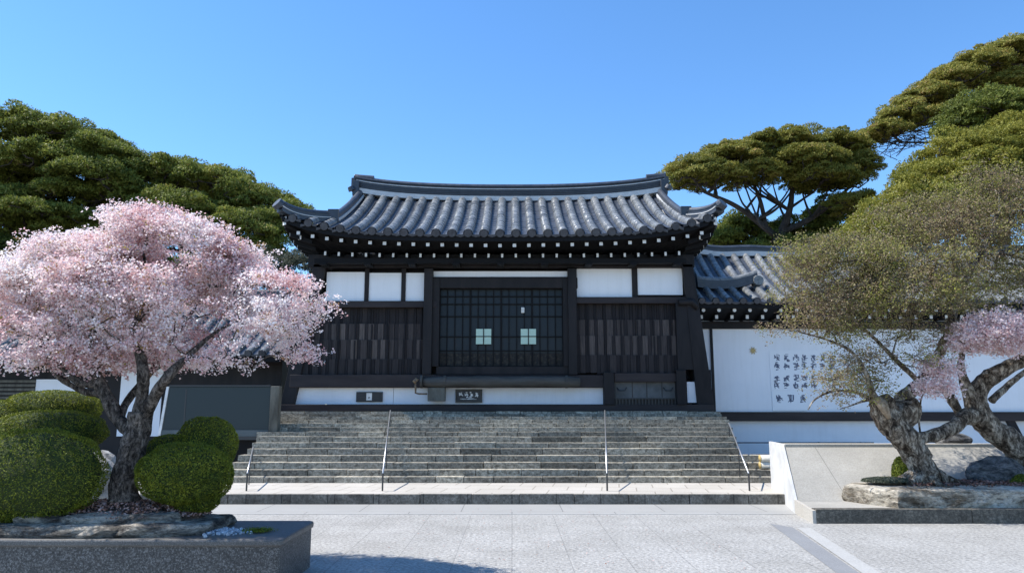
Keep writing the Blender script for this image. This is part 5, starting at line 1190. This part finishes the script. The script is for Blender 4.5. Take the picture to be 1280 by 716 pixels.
# left pines
Y = 30
padtree('tall_pine', 'tallest dark pine at the left edge with layered cloud shaped crown', 'tree',
        [tr([(60, 520), (75, 330), (78, 270), (80, 220)], Y, 0.34, 0.12), tr([(78, 280), (45, 245), (20, 225)], Y, 0.16, 0.05, False), tr([(80, 270), (110, 240), (135, 220)], Y, 0.16, 0.05, False)],
        [pell(35, 162, 52, 20, Y, 2.4), pell(90, 175, 60, 20, Y, 2.6), pell(135, 195, 45, 16, Y-.5, 2), pell(60, 195, 62, 16, Y-1.5, 1.6), pell(95, 240, 46, 14, Y-1, 1.6), pell(50, 222, 30, 8, Y+1, 1.2), pell(0, 225, 30, 12, Y, 1.2), pell(20, 205, 45, 18, Y-1, 2), pell(110, 215, 48, 13, Y-1.8, 1.4), pell(15, 245, 36, 12, Y-1.5, 1.6), pell(60, 268, 70, 16, Y-1.5, 2), pell(-60, 200, 60, 50, Y, 3), pell(15, 285, 45, 22, Y-1, 2), pell(165, 215, 34, 12, Y, 1.5)],
        'pine', clump=0.4, nper=260, leaf=0.125, dens=1.15, tonebase=0.5)
Y = 31.5
padtree('spreading_pine', 'long low dark pine between the tall pine and the left roof corner', 'tree',
        [tr([(230, 520), (235, 340), (240, 280)], Y, 0.5, 0.25), tr([(238, 300), (290, 270), (330, 262)], Y, 0.16, 0.05, False), tr([(238, 300), (190, 270), (160, 255)], Y, 0.16, 0.05, False)],
        [pell(215, 222, 62, 22, Y, 2.5), pell(270, 232, 58, 22, Y, 2.5), pell(320, 250, 42, 20, Y-.3, 2), pell(362, 262, 24, 11, Y-.3, 1.4), pell(160, 245, 48, 18, Y-1.5, 2), pell(230, 262, 70, 22, Y-2, 1.8), pell(300, 285, 55, 22, Y-2, 1.8), pell(345, 275, 32, 16, Y-1, 1.6), pell(180, 285, 60, 22, Y-2, 1.8), pell(110, 290, 60, 20, Y-2, 1.8), pell(330, 310, 30, 18, Y-1.5, 1.2)],
        'pine', clump=0.4, nper=260, leaf=0.125, dens=1.1, tonebase=0.55)
Y = 28
padtree('grey_shrub_tree', 'thin grey green tree against the left eave corner of the hall', 'tree', [tr([(345, 520), (342, 400), (340, 345)], Y, 0.12, 0.06)],
        [pell(338, 330, 26, 22, Y, 0.9), pell(322, 350, 26, 26, Y, 0.9), pell(352, 355, 16, 26, Y, 0.8), pell(375, 335, 24, 30, Y, 0.9), pell(385, 375, 22, 30, Y, 0.9)], 'greyleaf', clump=0.28, nper=90, leaf=0.09, dens=0.9, bark='bark')
Y = 28
padtree('dark_shrub_tree', 'dark leafy tree behind the cherry crown at the left edge', 'tree', [tr([(20, 520), (20, 400), (22, 345)], Y, 0.2, 0.1)],
        [pell(20, 330, 50, 42, Y, 1.6), pell(85, 345, 60, 40, Y, 1.6), pell(-50, 330, 60, 50, Y, 1.6), pell(180, 345, 70, 38, Y, 1.5), pell(260, 345, 60, 30, Y, 1.5)], 'pine', clump=0.4, nper=200, leaf=0.13, dens=1.0, tonebase=0.2)
